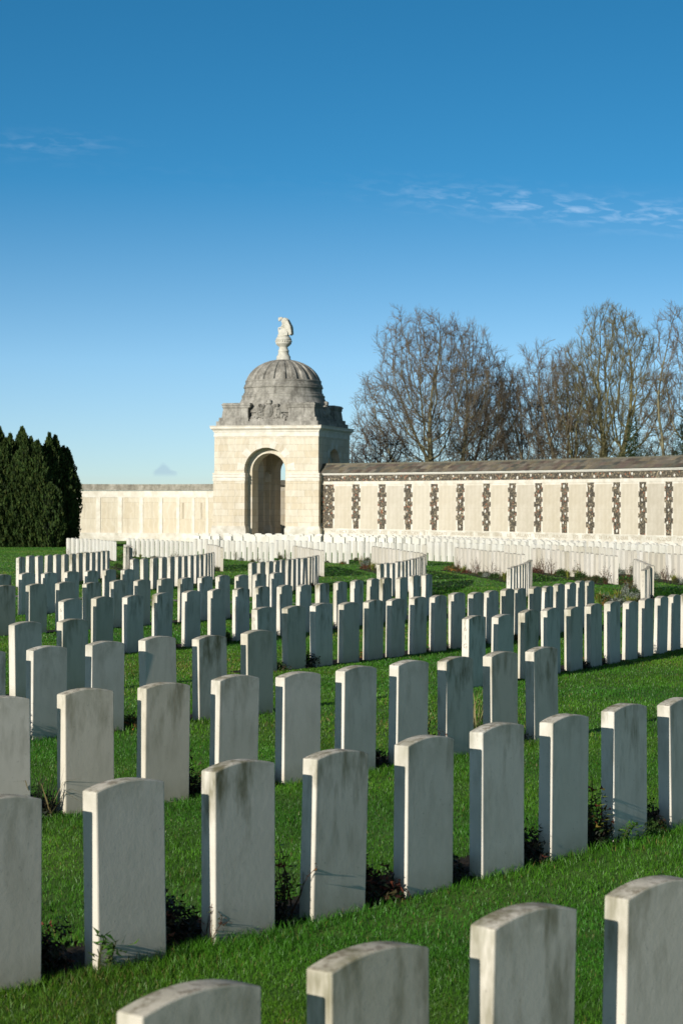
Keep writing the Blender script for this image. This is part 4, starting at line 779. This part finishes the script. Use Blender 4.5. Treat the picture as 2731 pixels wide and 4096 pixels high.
# inscription carved along the base course
def s_at_px(px):
    lo,hi=-1,38
    for _ in range(40):
        md=(lo+hi)/2; x,y,_z=wp(md,.05); q,_q=proj(x,y,-1.85)
        if q<px: lo=md
        else: hi=md
    return lo
k1=500/1568; W=[('1914',1290,95,155),('ICI',1290,220,295),('SONT',1290,325,445),('INSCRITS',1290,480,625),('LES',1290,705,775),('NOMS',1290,845,935),("D'OFFICIERS",1290,990,1215),('ET',1290,1270,1325),('SOLDATS',1290,1385,1555),
('BRITANNIQUES',1760,140,415),('TOMBES',1760,465,612),('DANS',1760,690,770),('LE',1760,840,890),('SAILLANT',1760,940,1140),("D'YPRES",1760,1185,1355),('AUXQUELS',1760,1400,1590),
('LES',2231,188,245),('DESTINS',2231,300,455),('DE',2231,512,552),('LA',2231,600,665),('GUERRE',2231,722,880),("N'ONT",2231,920,1045),('PAS',2231,1100,1175),('ACCORDE',2231,1240,1420),('CONNU',2231,1485,1640)]
vs=[];fs=[]
for txt,x0,a,b in W:
    sa=s_at_px(x0+a*k1); sb=s_at_px(x0+b*k1); tm=text_mesh(txt,.27,.003); X=[v.co.x for v in tm.vertices]; x_0,x_1=min(X),max(X); base=len(vs)
    for v in tm.vertices: vs.append(wp(sa+(v.co.x-x_0)/(x_1-x_0)*(sb-sa),.0485+v.co.z*.3,-1.815+v.co.y))
    fs+=[[base+u for u in p.vertices] for p in tm.polygons]; bpy.data.meshes.remove(tm)
me=bpy.data.meshes.new('inscription'); me.from_pydata(vs,[],fs); toparent(link('inscription',me,M['carve']),mw)
# ------------------------------------------------------------------ left memorial wall
PE=(-8.0,130.9); hd=[52,48,42,33,22,10,3,0,0,0,0,0,0,0,0,0,0,0]; PW=1.5
nodes=[PE]
for a in hd:
    x,y=nodes[-1]; nodes.append((x-PW*math.cos(R(a)),y+PW*math.sin(R(a))))
lw=empty('memorial_wall',(-15,134,-2.7)); tag(lw,'plain curved cream memorial wall with recessed tan panels left of the pavilion','wall')
def segbox(m,A,B,o0,o1,z0,z1,t0=0,t1=1,ext=0):
    ax,ay=A;bx_,by=B; dx,dy=bx_-ax,by-ay; L_=math.hypot(dx,dy); ux,uy=dx/L_,dy/L_; nx,ny=uy,-ux   # camera side
    if ny>0: nx,ny=-nx,-ny
    p=lambda t,o,z:(ax+dx*t+nx*o,ay+dy*t+ny*o,z)
    vs=[p(t,o,z) for z in(z0,z1) for o in(o0,o1) for t in(t0-ext/L_,t1+ext/L_)]
    m.add(vs,[(0,2,3,1),(4,5,7,6),(0,1,5,4),(2,6,7,3),(0,4,6,2),(1,3,7,5)])
mb_=MB();mc=MB();mp=MB();mbase=MB();md_=MB()
for A,B in zip(nodes[1:],nodes):
    segbox(mb_,A,B,-.5,0,-2.9,.80); segbox(mp,A,B,0.001,.035,-2.07,.33,.0,.16); segbox(mp,A,B,0.001,.035,-2.07,.33,.96,1.0)
    segbox(mp,A,B,.001,.035,.33,.80); segbox(mbase,A,B,.001,.14,-2.40,-2.07); segbox(mbase,A,B,.001,.22,-2.9,-2.403)
    segbox(mc,A,B,-.6,.16,.82,.90); segbox(mc,A,B,-.5,.10,.90,1.14); segbox(mc,A,B,-.4,.02,1.14,1.24)
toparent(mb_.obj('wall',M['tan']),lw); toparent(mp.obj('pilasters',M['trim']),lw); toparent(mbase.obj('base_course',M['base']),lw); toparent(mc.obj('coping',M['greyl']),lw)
# rear wall seen through the arches
rw=empty('memorial_wall',(-3,141,-2.7)); tag(rw,'low shaded memorial wall seen through the pavilion arch','wall')
m1=MB();m2=MB(); pts_=[(-7.2,139.1),(-6.2,139.8),(-4,140.8),(0,141),(4,139.8),(7,137.5)]
for A,B in zip(pts_,pts_[1:]): segbox(m1,A,B,-.5,0,-2.9,1.25); segbox(m2,A,B,-.6,.2,1.25,1.62)
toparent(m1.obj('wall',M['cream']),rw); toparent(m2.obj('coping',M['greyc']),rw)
# ------------------------------------------------------------------ yews
def yew(name,cx,cy,spires,label,seed):
    root=empty(name,(cx,cy,gz(cx,cy))); tag(root,label,'tree','dark yew trees at the left'); rr=random.Random(seed)
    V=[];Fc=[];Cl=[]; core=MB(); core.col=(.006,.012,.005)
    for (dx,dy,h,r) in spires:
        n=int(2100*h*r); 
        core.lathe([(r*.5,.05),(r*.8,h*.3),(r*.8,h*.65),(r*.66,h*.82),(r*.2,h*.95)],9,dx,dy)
        ph=rr.uniform(0,6.28)
        for k in range(n):
            f=rr.random()**.85; z=h*f*.985+.02; pr=r*1.08*(min(1,.72+.9*f) if f<.6 else max(.04,(1-((f-.6)/.4)**2.6)))
            t=rr.uniform(0,6.28)
            lump=1+.14*math.sin(3*t+ph+2.2*z)+.15*math.sin(7*t-3.1*z)+.12*math.sin(13*t+5*z)
            q=pr*lump*rr.uniform(.84,1.05)
            p=Vector((dx+q*math.cos(t),dy+q*math.sin(t),z+rr.uniform(-.05,.05)))
            up=Vector((math.cos(t)*.35+rr.uniform(-.3,.3),math.sin(t)*.35+rr.uniform(-.3,.3),1)).normalized(); L_=rr.uniform(.09,.2); sd=up.cross(Vector((rr.uniform(-1,1),rr.uniform(-1,1),.2))).normalized()*L_*.3
            b=len(V); V+=[tuple(p-sd),tuple(p+sd),tuple(p+sd*.6+up*L_*.7),tuple(p+up*L_),]; Fc.append((b,b+1,b+2,b+3))
            g=rr.uniform(.55,1.5); yl=rr.random(); c=(.026*g+.024*yl*yl,.048*g+.018*yl,.012*g); Cl+=[c]*4
    link('crown',mesh_np('crown',V,Fc,Cl),M['yew'],root)
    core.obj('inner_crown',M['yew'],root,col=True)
    m=MB(); m.col=(.05,.035,.025)
    for (dx,dy,h,r) in spires[:6]: m.tube([(dx*.6,dy*.6,-.1),(dx*.8,dy*.8,h*.3),(dx,dy,h*.6)],[.14,.1,.05],7)
    m.obj('trunk',M['bark'],root,col=True)
def yewspires(seed,cx,wd,h,n,dep=1.3):
    q=random.Random(seed); out=[]
    for i in range(n):
        u=q.uniform(-1,1); v=q.uniform(-1,.6); k=1-.10*max(0,u)**3
        out.append((cx+u*wd,v*dep,h*k*q.uniform(.84,1.02)*(1-.10*max(0,-v)),q.uniform(.34,.52)))
    for i in range(n//2):
        u=q.uniform(-1,1); out.append((cx+u*wd*1.02,-dep*q.uniform(.8,1.1),h*q.uniform(.3,.72),q.uniform(.6,.8)))
    return out
yew('yew_tree',-18.6,112,yewspires(5,0,2.45,6.85,40),'tall dark green yew with many upright spires at the left edge',21)
yew('yew_tree',-15.95,113,yewspires(6,-.05,.72,5.75,12,.9),'shorter dark green yew between the tall yew and the tan wall',22)
yew('yew_tree',-25.0,108,yewspires(7,0,1.8,6.4,12),'dark green yew just outside the left edge of the view',23)
# ------------------------------------------------------------------ bare trees
def bare_tree(x,y,stems_,env,seed,label,wood,tipc,natt=3200,upb=.12,twl=.85,tw=6,basez=None,low=.2,step=.34):
    rr=random.Random(seed); rg=np.random.default_rng(seed); z0=gz(x,y)
    root=empty('bare_tree',(x,y,z0)); tag(root,label,'tree','bare winter trees behind the memorial wall')
    P=[(0,0,-.45)];par=[-1];
    # main stems
    for (sx,sy,ax,ay,L_,r) in stems_:
        p=Vector((sx*.45,sy*.45,-.2)); d=Vector((ax*.6+sx*.12,ay*.6+sy*.12,1)).normalized(); n=int(L_*.5/step); prev=0
        for i in range(n):
            P.append(tuple(p)); par.append(prev); prev=len(P)-1
            d=(d+Vector((ax*.045+rr.gauss(0,.05),ay*.045+rr.gauss(0,.05),.02))).normalized(); p=p+d*step
    # attraction points filling one uneven crown
    C_=[]
    for (c,rd,wt) in env:
        n=int(natt*wt); v=rg.normal(size=(n,3)); v/=np.linalg.norm(v,axis=1)[:,None]
        q=rg.uniform(0,1,n)**.42; lump=1+.10*np.sin(4*v[:,0]+5*v[:,2]+seed)+.08*np.sin(9*v[:,1]+7*v[:,0])
        C_.append(np.array(c)+v*np.array(rd)*(q*lump)[:,None])
    A=np.concatenate(C_); A=A[A[:,2]>low]
    cap=60000; N=np.zeros((cap,3)); n0=len(P); N[:n0]=np.array(P); par=list(par); cnt=n0
    best=np.full(len(A),1e9); bi=np.zeros(len(A),int)
    for s in range(0,n0,200):
        D=np.linalg.norm(A[:,None]-N[None,s:min(s+200,n0)],axis=2); j=D.argmin(1); dm=D[np.arange(len(A)),j]; m=dm<best; best[m]=dm[m]; bi[m]=j[m]+s
    alive=np.ones(len(A),bool); stale=np.zeros(len(A),int)
    for it in range(80):
        old=best.copy()
        act=alive&(best<4.5)
        if act.sum()<5: break
        idx=bi[act]; V=A[act]-N[idx]; V/=np.linalg.norm(V,axis=1)[:,None]+1e-9
        S=np.zeros((cnt,3)); np.add.at(S,idx,V); u=np.unique(idx); Dv=S[u]; Dv/=np.linalg.norm(Dv,axis=1)[:,None]+1e-9
        Dv+=np.array([0,0,upb])+rg.normal(size=Dv.shape)*.08
        pp=np.array([par[k] if par[k]>=0 else k for k in u]); pd=N[u]-N[pp]; pl=np.linalg.norm(pd,axis=1)[:,None]; Dv+=.7*pd/(pl+1e-6)
        Dv/=np.linalg.norm(Dv,axis=1)[:,None]+1e-9
        new=N[u]+Dv*step; k=len(u)
        if cnt+k>cap: break
        N[cnt:cnt+k]=new; par+=list(u); 
        D=np.linalg.norm(A[:,None]-new[None],axis=2) if k*len(A)<3e7 else None
        if D is None:
            for q0 in range(0,k,300):
                D2=np.linalg.norm(A[:,None]-new[None,q0:q0+300],axis=2); j=D2.argmin(1); dm=D2[np.arange(len(A)),j]; m=dm<best; best[m]=dm[m]; bi[m]=j[m]+cnt+q0
        else:
            j=D.argmin(1); dm=D[np.arange(len(A)),j]; m=dm<best; best[m]=dm[m]; bi[m]=j[m]+cnt
        cnt+=k; stale=np.where(best<old-.02,0,stale+1); alive&=(best>.5)&((stale<5)|(best>4.5))
    N=N[:cnt]; par=np.array(par)
    w=np.zeros(cnt); kids=np.zeros(cnt,int)
    for i in range(cnt-1,-1,-1):
        if w[i]==0: w[i]=1
        if par[i]>=0: w[par[i]]+=w[i]; kids[par[i]]+=1
    rmax=max(s_[5] for s_ in stems_); wm_=w[1:n0].max(); rad=.0085+(rmax-.0085)*np.minimum(w/wm_,1)**.60
    i1=np.where(par>=0)[0]; Pa=N[par[i1]];Pb=N[i1]; ra=np.minimum(rad[par[i1]],rad[i1]*1.35); rb=rad[i1]; rb0=rb.copy(); lv=np.where(rb>.055,0,np.clip((.055-rb)/.045,0,1)*2)
    tk=np.zeros(cnt,bool)
    for i in range(cnt): tk[i]=(par[i]<0) or ((rad[i]>.05 or (i<n0 and kids[i]>0)) and tk[par[i]])
    TK=tk[i1]
    # fine twigs
    thin=i1[rad[i1]<.026]; T0=[];T1_=[];
    base=np.repeat(thin,tw); n=len(base); d=N[base]-N[par[base]]; d/=np.linalg.norm(d,axis=1)[:,None]+1e-9
    d=d*.75+rg.normal(size=(n,3))*.42+np.array([0,0,upb+.12]); d/=np.linalg.norm(d,axis=1)[:,None]
    L_=twl*rg.uniform(.35,1.1,n)[:,None]; m1=N[base]+d*L_*.5; d2=d+rg.normal(size=(n,3))*.15+np.array([0,0,.08]); d2/=np.linalg.norm(d2,axis=1)[:,None]; m2=m1+d2*L_*.5
    d3=d+rg.normal(size=(n,3))*.5; d3/=np.linalg.norm(d3,axis=1)[:,None]; m3=m1+d3*L_*.4
    tA=np.concatenate([N[base],m1,m1]);tB=np.concatenate([m1,m2,m3]); tr=np.concatenate([np.full(n,.0095),np.full(n,.0075),np.full(n,.007)])
    for nm,mt in (('trunk',0),('branches',1)):
        if mt==0: k_=TK; P0_,P1_,r0_,r1_,l_=Pa[k_],Pb[k_],ra[k_],rb[k_],np.zeros(k_.sum())
        else: k_=~TK; P0_=np.concatenate([Pa[k_],tA]);P1_=np.concatenate([Pb[k_],tB]);r0_=np.concatenate([ra[k_],tr]);r1_=np.concatenate([rb[k_],tr*.7]);l_=np.concatenate([lv[k_],np.full(len(tA),3.)])
        D=P1_-P0_;D/=np.linalg.norm(D,axis=1)[:,None]+1e-9; ref=np.where(np.abs(D[:,2:3])>.9,np.array([[1.,0,0]]),np.array([[0,0,1.]])); Aa=np.cross(D,ref);Aa/=np.linalg.norm(Aa,axis=1)[:,None]+1e-9;B=np.cross(D,Aa)
        k=7 if mt==0 else 3; V=[]
        for c_,rd_ in ((P0_,r0_),(P1_,r1_)):
            for j in range(k):
                th=2*math.pi*j/k; V.append(c_+(Aa*math.cos(th)+B*math.sin(th))*rd_[:,None])
        V=np.stack(V,1); n=len(P0_); bs=(np.arange(n)*2*k)[:,None]
        Fc=np.concatenate([bs+np.array([j,(j+1)%k,k+(j+1)%k,k+j]) for j in range(k)])
        f=np.clip(l_/3,0,1)[:,None]; col=np.array(wood)*(1-f)+np.array(tipc)*f; col=col*rng.uniform(.7,1.3,(n,1))
        link(nm,mesh_np(nm,V.reshape(-1,3),Fc,np.repeat(col,2*k,axis=0)),M['bark'] if mt==0 else M['twig'],root)
    return cnt+len(tA)
OL=(.165,.15,.085); RB=(.15,.118,.082); BR_=(.15,.128,.08); GRN=(.18,.165,.08)
TY=152.
def tx(px,y=TY): return (px-1365)/F*y
N=0
N+=bare_tree(tx(1735),TY,[(-1.3,0,-.55,0,10,.2),(-.7,.3,-.25,.1,13,.26),(-.1,-.2,.0,-.1,14,.24),(.5,.2,.2,.1,14,.26),(1.1,0,.5,0,12,.22),(.3,.5,.05,.4,12,.2),(-.5,-.5,-.3,-.4,11,.2)],[((-.2,0,9.9),(5.4,5,7.6),1.),((1.6,0,11.2),(4.0,4,5.9),.5),((-3.2,0,7.6),(3.4,3.,5.2),.3)],31,'broad rounded bare tree with many stems right of the pavilion',OL,RB,natt=3400,low=2.2,upb=.1)
N+=bare_tree(tx(1520),TY-6,[(.6,0,-.9,0,7,.2),(.9,0,-.4,.2,7,.16),(1.0,.2,-1.4,.1,6,.15)],[((-1.2,0,3.9),(3.3,2.6,3.6),1.),((-.1,0,6),(2.2,2.2,2.6),.3)],32,'low sprawling dark bare tree against the right side of the pavilion',(.06,.055,.045),(.07,.055,.045),natt=1500,low=.8,upb=.02)
N+=bare_tree(tx(1972),TY+6,[(0,0,.0,0,13,.16),(.1,0,.25,0,9.5,.1)],[((0,0,8.4),(2.7,2.4,6.2),1.),((-.4,0,6),(3.,2.4,4.5),.5)],33,'slender reddish bare tree between the two tallest bare trees',(.085,.065,.05),RB,natt=1900,low=1.5,upb=.12)
N+=bare_tree(tx(2170),TY+2,[(-.4,0,-.3,0,11,.2),(.3,0,.15,0,12.5,.22),(.8,.2,.45,0,12,.18),(0,.3,-.65,0,10,.16)],[((0.1,0,8.0),(3.9,3.6,6.3),1.),((-1.2,0,9.5),(2.4,2.2,4.9),.35)],34,'bare tree with arching branches left of the tallest olive tree',BR_,RB,natt=2000,low=1.2,upb=.08)
N+=bare_tree(tx(2455),TY+4,[(-.9,0,-.25,0,14,.25),(-.2,.3,-.05,.1,15,.3),(.5,0,.1,0,15,.28),(1.1,.2,.28,0,13,.22),(-1.6,0,-.5,0,12,.2),(1.6,0,.45,0,12,.2)],[((0.1,0,9.4),(5.0,4.4,8.0),1.),((.4,0,13.8),(3.2,3,4.2),.3)],35,'tallest bare tree with dense upright olive twigs',GRN,(.165,.145,.075),natt=3200,low=1.,upb=.2,tw=7)
N+=bare_tree(tx(2335),TY+9,[(0,0,-.1,0,13,.18),(.4,0,.2,0,12,.16),(-.5,0,-.35,0,11,.15)],[((0,0,8.6),(3.3,3.,6.6),1.)],36,'thin bare tree standing behind the tallest olive tree',BR_,RB,natt=1300,low=1.,upb=.2)
N+=bare_tree(tx(2735),TY,[(-.6,0,-.2,0,15,.25),(.4,0,.05,0,15,.28),(1.3,0,.25,0,15,.2)],[((0.1,0,10.0),(3.4,3.4,8.0),1.)],37,'tall bare tree cut by the right edge',OL,RB,natt=1700,low=1.,upb=.22)
N+=bare_tree(tx(2075),TY+12,[(0,0,-.2,0,10,.14),(.3,0,.25,0,10,.14)],[((0,0,7.6),(3.8,3,6.2),1.)],38,'small brushy bare tree in the gap behind the slender reddish tree',BR_,RB,natt=1700,low=.8,upb=.12)
print('tree segs',N)
# ivy clump and evergreens at the right edge
def leafy(name,x,y,blobs,cols,n,size,label,seed,cat='tree',base=None):
    rr=random.Random(seed); z0=gz(x,y); root=empty(name,(x,y,z0)); tag(root,label,cat)
    def fn(q):
        cx,cy,cz,ra,rb,rc=q.choice(blobs); v=Vector((q.gauss(0,1),q.gauss(0,1),q.gauss(0,1))).normalized(); t=q.uniform(.6,1.08)*(1+.18*math.sin(5*v.x+7*v.z+cx*9))
        return (cx+v.x*ra*t,cy+v.y*rb*t,cz+v.z*rc*t),v
    V,Fc,Cl=leafcards(rr,n,fn,size,cols,1.4); link('crown',mesh_np('crown',V,Fc,Cl),M['leaf'],root)
    m=MB(); m.col=(.05,.04,.03); m.tube([(0,0,-.2),(.1,0,1.5),(.05,.1,3.)],[.16,.12,.06],7); m.obj('trunk',M['bark'],root,col=True)
HG=[(.012,.030,.008),(.02,.045,.012),(.03,.055,.015)]
leafy('ivy_clad_trunk',tx(2520),TY-1,[(0,0,4.6,.8,.6,3.2),(0,0,7.4,.5,.5,1.9),(-.5,0,5.6,.9,.6,1.3),(.7,0,5.6,.9,.6,1.3)],HG,5200,.10,'dark ivy climbing the trunk of the tallest bare tree',41)
leafy('holly_tree',tx(2752,TY-6),TY-6,[(-.2,0,3.6,1.7,1.5,3.4),(-.2,0,6.4,1.1,1.0,2.2),(.1,0,8.4,.7,.7,1.5)],[(.01,.022,.008),(.018,.035,.01)],9000,.10,'dark evergreen tree at the right edge above the slate roof',42)
leafy('leafy_shrub',tx(2685,TY-8),TY-8,[(0,0,3.6,1.5,1.,3.4),(.9,0,4.2,1.1,1,3.2),(-.9,0,3.2,.9,.9,3.1)],[(.03,.05,.014),(.05,.07,.02),(.02,.035,.01)],5200,.10,'olive green shrub just above the slate roof near the right edge',43,'shrub')
leafy('leafy_shrub',tx(2440,TY-5),TY-5,[(0,0,3.2,2.4,1.2,3.3),(1.2,0,3.8,1.1,1.1,2.9)],[(.06,.055,.02),(.05,.05,.02),(.03,.04,.015)],3000,.09,'sparse olive undergrowth above the roof under the tallest bare tree',44,'shrub')
# ------------------------------------------------------------------ sky, sun, camera
SA=R(54.8); EL=R(17.0)
sun=bpy.data.lights.new('sun','SUN'); sun.energy=4.9; sun.angle=R(.5); sun.color=(1,.95,.86)
so=bpy.data.objects.new('sun',sun); C.objects.link(so); sd=Vector((-math.cos(SA)*math.cos(EL),-math.sin(SA)*math.cos(EL),math.sin(EL)))
so.rotation_euler=sd.to_track_quat('Z','Y').to_euler(); so.location=(-20,-20,20)
w=bpy.data.worlds.new('World'); SC.world=w; w.use_nodes=True; nt=w.node_tree; nd=nt.nodes; nd.clear(); LK=nt.links.new
out=nd.new('ShaderNodeOutputWorld'); bg=nd.new('ShaderNodeBackground'); LK(bg.outputs[0],out.inputs[0])
sky=nd.new('ShaderNodeTexSky'); sky.sky_type='NISHITA'; sky.sun_disc=False; sky.sun_elevation=EL; sky.sun_rotation=math.atan2(sd.x,sd.y); sky.altitude=0; sky.air_density=1.0; sky.dust_density=.25; sky.ozone_density=3.
tc=nd.new('ShaderNodeTexCoord'); sp=nd.new('ShaderNodeSeparateXYZ'); LK(tc.outputs['Generated'],sp.inputs[0])
def wm(op,a,b=0,c=0):
    n=nd.new('ShaderNodeMath'); n.operation=op
    for i,v in enumerate((a,b,c)):
        if hasattr(v,'is_output'): LK(v,n.inputs[i])
        else: n.inputs[i].default_value=v
    return n.outputs[0]
cbx=nd.new('ShaderNodeCombineXYZ'); LK(sp.outputs[0],cbx.inputs[0]); LK(sp.outputs[1],cbx.inputs[1])
LK(wm('ADD',wm('MULTIPLY',wm('MAXIMUM',sp.outputs[2],-.005),SKYZ),SKYO),cbx.inputs[2]); nv=nd.new('ShaderNodeVectorMath'); nv.operation='NORMALIZE'; LK(cbx.outputs[0],nv.inputs[0]); LK(nv.outputs[0],sky.inputs[0])
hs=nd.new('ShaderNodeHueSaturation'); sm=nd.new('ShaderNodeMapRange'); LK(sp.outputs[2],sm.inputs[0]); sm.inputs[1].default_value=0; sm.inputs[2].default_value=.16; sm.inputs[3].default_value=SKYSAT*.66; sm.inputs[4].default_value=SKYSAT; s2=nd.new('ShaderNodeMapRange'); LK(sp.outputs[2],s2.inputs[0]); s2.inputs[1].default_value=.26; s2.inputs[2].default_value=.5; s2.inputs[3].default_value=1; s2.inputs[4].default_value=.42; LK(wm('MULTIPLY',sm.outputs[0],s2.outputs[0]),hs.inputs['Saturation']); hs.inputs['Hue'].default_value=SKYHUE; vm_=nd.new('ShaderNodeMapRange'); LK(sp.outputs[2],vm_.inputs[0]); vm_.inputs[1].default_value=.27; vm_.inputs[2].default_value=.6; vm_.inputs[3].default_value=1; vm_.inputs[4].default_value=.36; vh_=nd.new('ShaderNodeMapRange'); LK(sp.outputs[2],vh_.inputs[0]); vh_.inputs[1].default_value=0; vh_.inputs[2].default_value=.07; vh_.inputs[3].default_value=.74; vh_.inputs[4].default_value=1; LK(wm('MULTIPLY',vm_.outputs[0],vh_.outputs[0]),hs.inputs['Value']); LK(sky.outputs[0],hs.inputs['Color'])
# thin cloud wisps, placed by azimuth and elevation in the sky
az=wm('DIVIDE',sp.outputs[0],sp.outputs[1]); el=wm('DIVIDE',sp.outputs[2],sp.outputs[1])
uv=nd.new('ShaderNodeCombineXYZ'); LK(wm('MULTIPLY',az,75),uv.inputs[0]); LK(wm('MULTIPLY',wm('ADD',el,wm('MULTIPLY',az,.06)),300),uv.inputs[1])
nz=nd.new('ShaderNodeTexNoise'); LK(uv.outputs[0],nz.inputs['Vector']); nz.inputs['Scale'].default_value=1.; nz.inputs['Detail'].default_value=5; nz.inputs['Roughness'].default_value=.55; nz.inputs['Distortion'].default_value=.4
def gauss(v,c,s): 
    d=wm('DIVIDE',wm('SUBTRACT',v,c),s); return wm('POWER',2.718,wm('MULTIPLY',wm('MULTIPLY',d,d),-1))
line=wm('ADD',wm('MULTIPLY',az,-.088),.1585)    # wisps drift lower to the right
band=gauss(el,line,.0070); 
cm=nd.new('ShaderNodeMapRange'); LK(nz.outputs['Fac'],cm.inputs[0]); cm.inputs[1].default_value=.47; cm.inputs[2].default_value=.80
amp=nd.new('ShaderNodeMapRange'); LK(az,amp.inputs[0]); amp.inputs[1].default_value=.0; amp.inputs[2].default_value=.09; amp.inputs[3].default_value=.03; amp.inputs[4].default_value=1
front=wm('GREATER_THAN',sp.outputs[1],0)
cf=wm('MULTIPLY',wm('MULTIPLY',wm('MULTIPLY',cm.outputs[0],band),wm('MULTIPLY',amp.outputs[0],.25)),front)
# second thin band, upper left
band2=gauss(el,.180,.005); cf2=wm('MULTIPLY',wm('MULTIPLY',wm('MULTIPLY',cm.outputs[0],band2),wm('MULTIPLY',gauss(az,-.15,.03),.10)),front)
cf=wm('ADD',cf,cf2)
mx=nd.new('ShaderNodeMix'); mx.data_type='RGBA'; LK(cf,mx.inputs[0]); LK(hs.outputs[0],mx.inputs[6]); mx.inputs[7].default_value=CLD
# small grey-blue cloud low on the left
d1=gauss(wm('DIVIDE',wm('SUBTRACT',az,-.0885),.0095),0,1)
n2=wm('MULTIPLY',wm('SUBTRACT',nz.outputs['Fac'],.5),.006)
bump_=wm('ADD',.0155,wm('MULTIPLY',gauss(az,-.0895,.0032),.0035))
top_=nd.new('ShaderNodeMapRange'); top_.interpolation_type='SMOOTHSTEP'; LK(wm('SUBTRACT',wm('ADD',bump_,n2),el),top_.inputs[0]); top_.inputs[1].default_value=-.0012; top_.inputs[2].default_value=.0012
bot_=nd.new('ShaderNodeMapRange'); bot_.interpolation_type='SMOOTHSTEP'; LK(wm('SUBTRACT',el,.0138),bot_.inputs[0]); bot_.inputs[1].default_value=-.0015; bot_.inputs[2].default_value=.0015
lat=nd.new('ShaderNodeMapRange'); lat.interpolation_type='SMOOTHSTEP'; LK(wm('ABSOLUTE',wm('ADD',az,.0885)),lat.inputs[0]); lat.inputs[1].default_value=.0070; lat.inputs[2].default_value=.0045
gcf=wm('MULTIPLY',wm('MULTIPLY',wm('MULTIPLY',top_.outputs[0],bot_.outputs[0]),wm('MULTIPLY',lat.outputs[0],.42)),front)
mx2=nd.new('ShaderNodeMix'); mx2.data_type='RGBA'; LK(gcf,mx2.inputs[0]); LK(mx.outputs[2],mx2.inputs[6]); mx2.inputs[7].default_value=GCLD
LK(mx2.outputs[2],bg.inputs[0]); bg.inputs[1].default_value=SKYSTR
cam=bpy.data.cameras.new('camera'); co=bpy.data.objects.new('camera',cam); C.objects.link(co); SC.camera=co
cam.sensor_fit='VERTICAL'; cam.sensor_height=36; cam.sensor_width=24; cam.lens=70; cam.clip_start=.1; cam.clip_end=6000
co.rotation_euler=(R(90)-math.atan((2048-H)/F),-.004,0)
cam.dof.use_dof=True; cam.dof.focus_distance=19; cam.dof.aperture_fstop=8
vs_=SC.view_settings; vs_.view_transform='Standard'; vs_.look='None'; vs_.exposure=EXPO; vs_.gamma=1
for o in bpy.data.objects:
    if o.parent is not None and 'category' in o: del o['category']
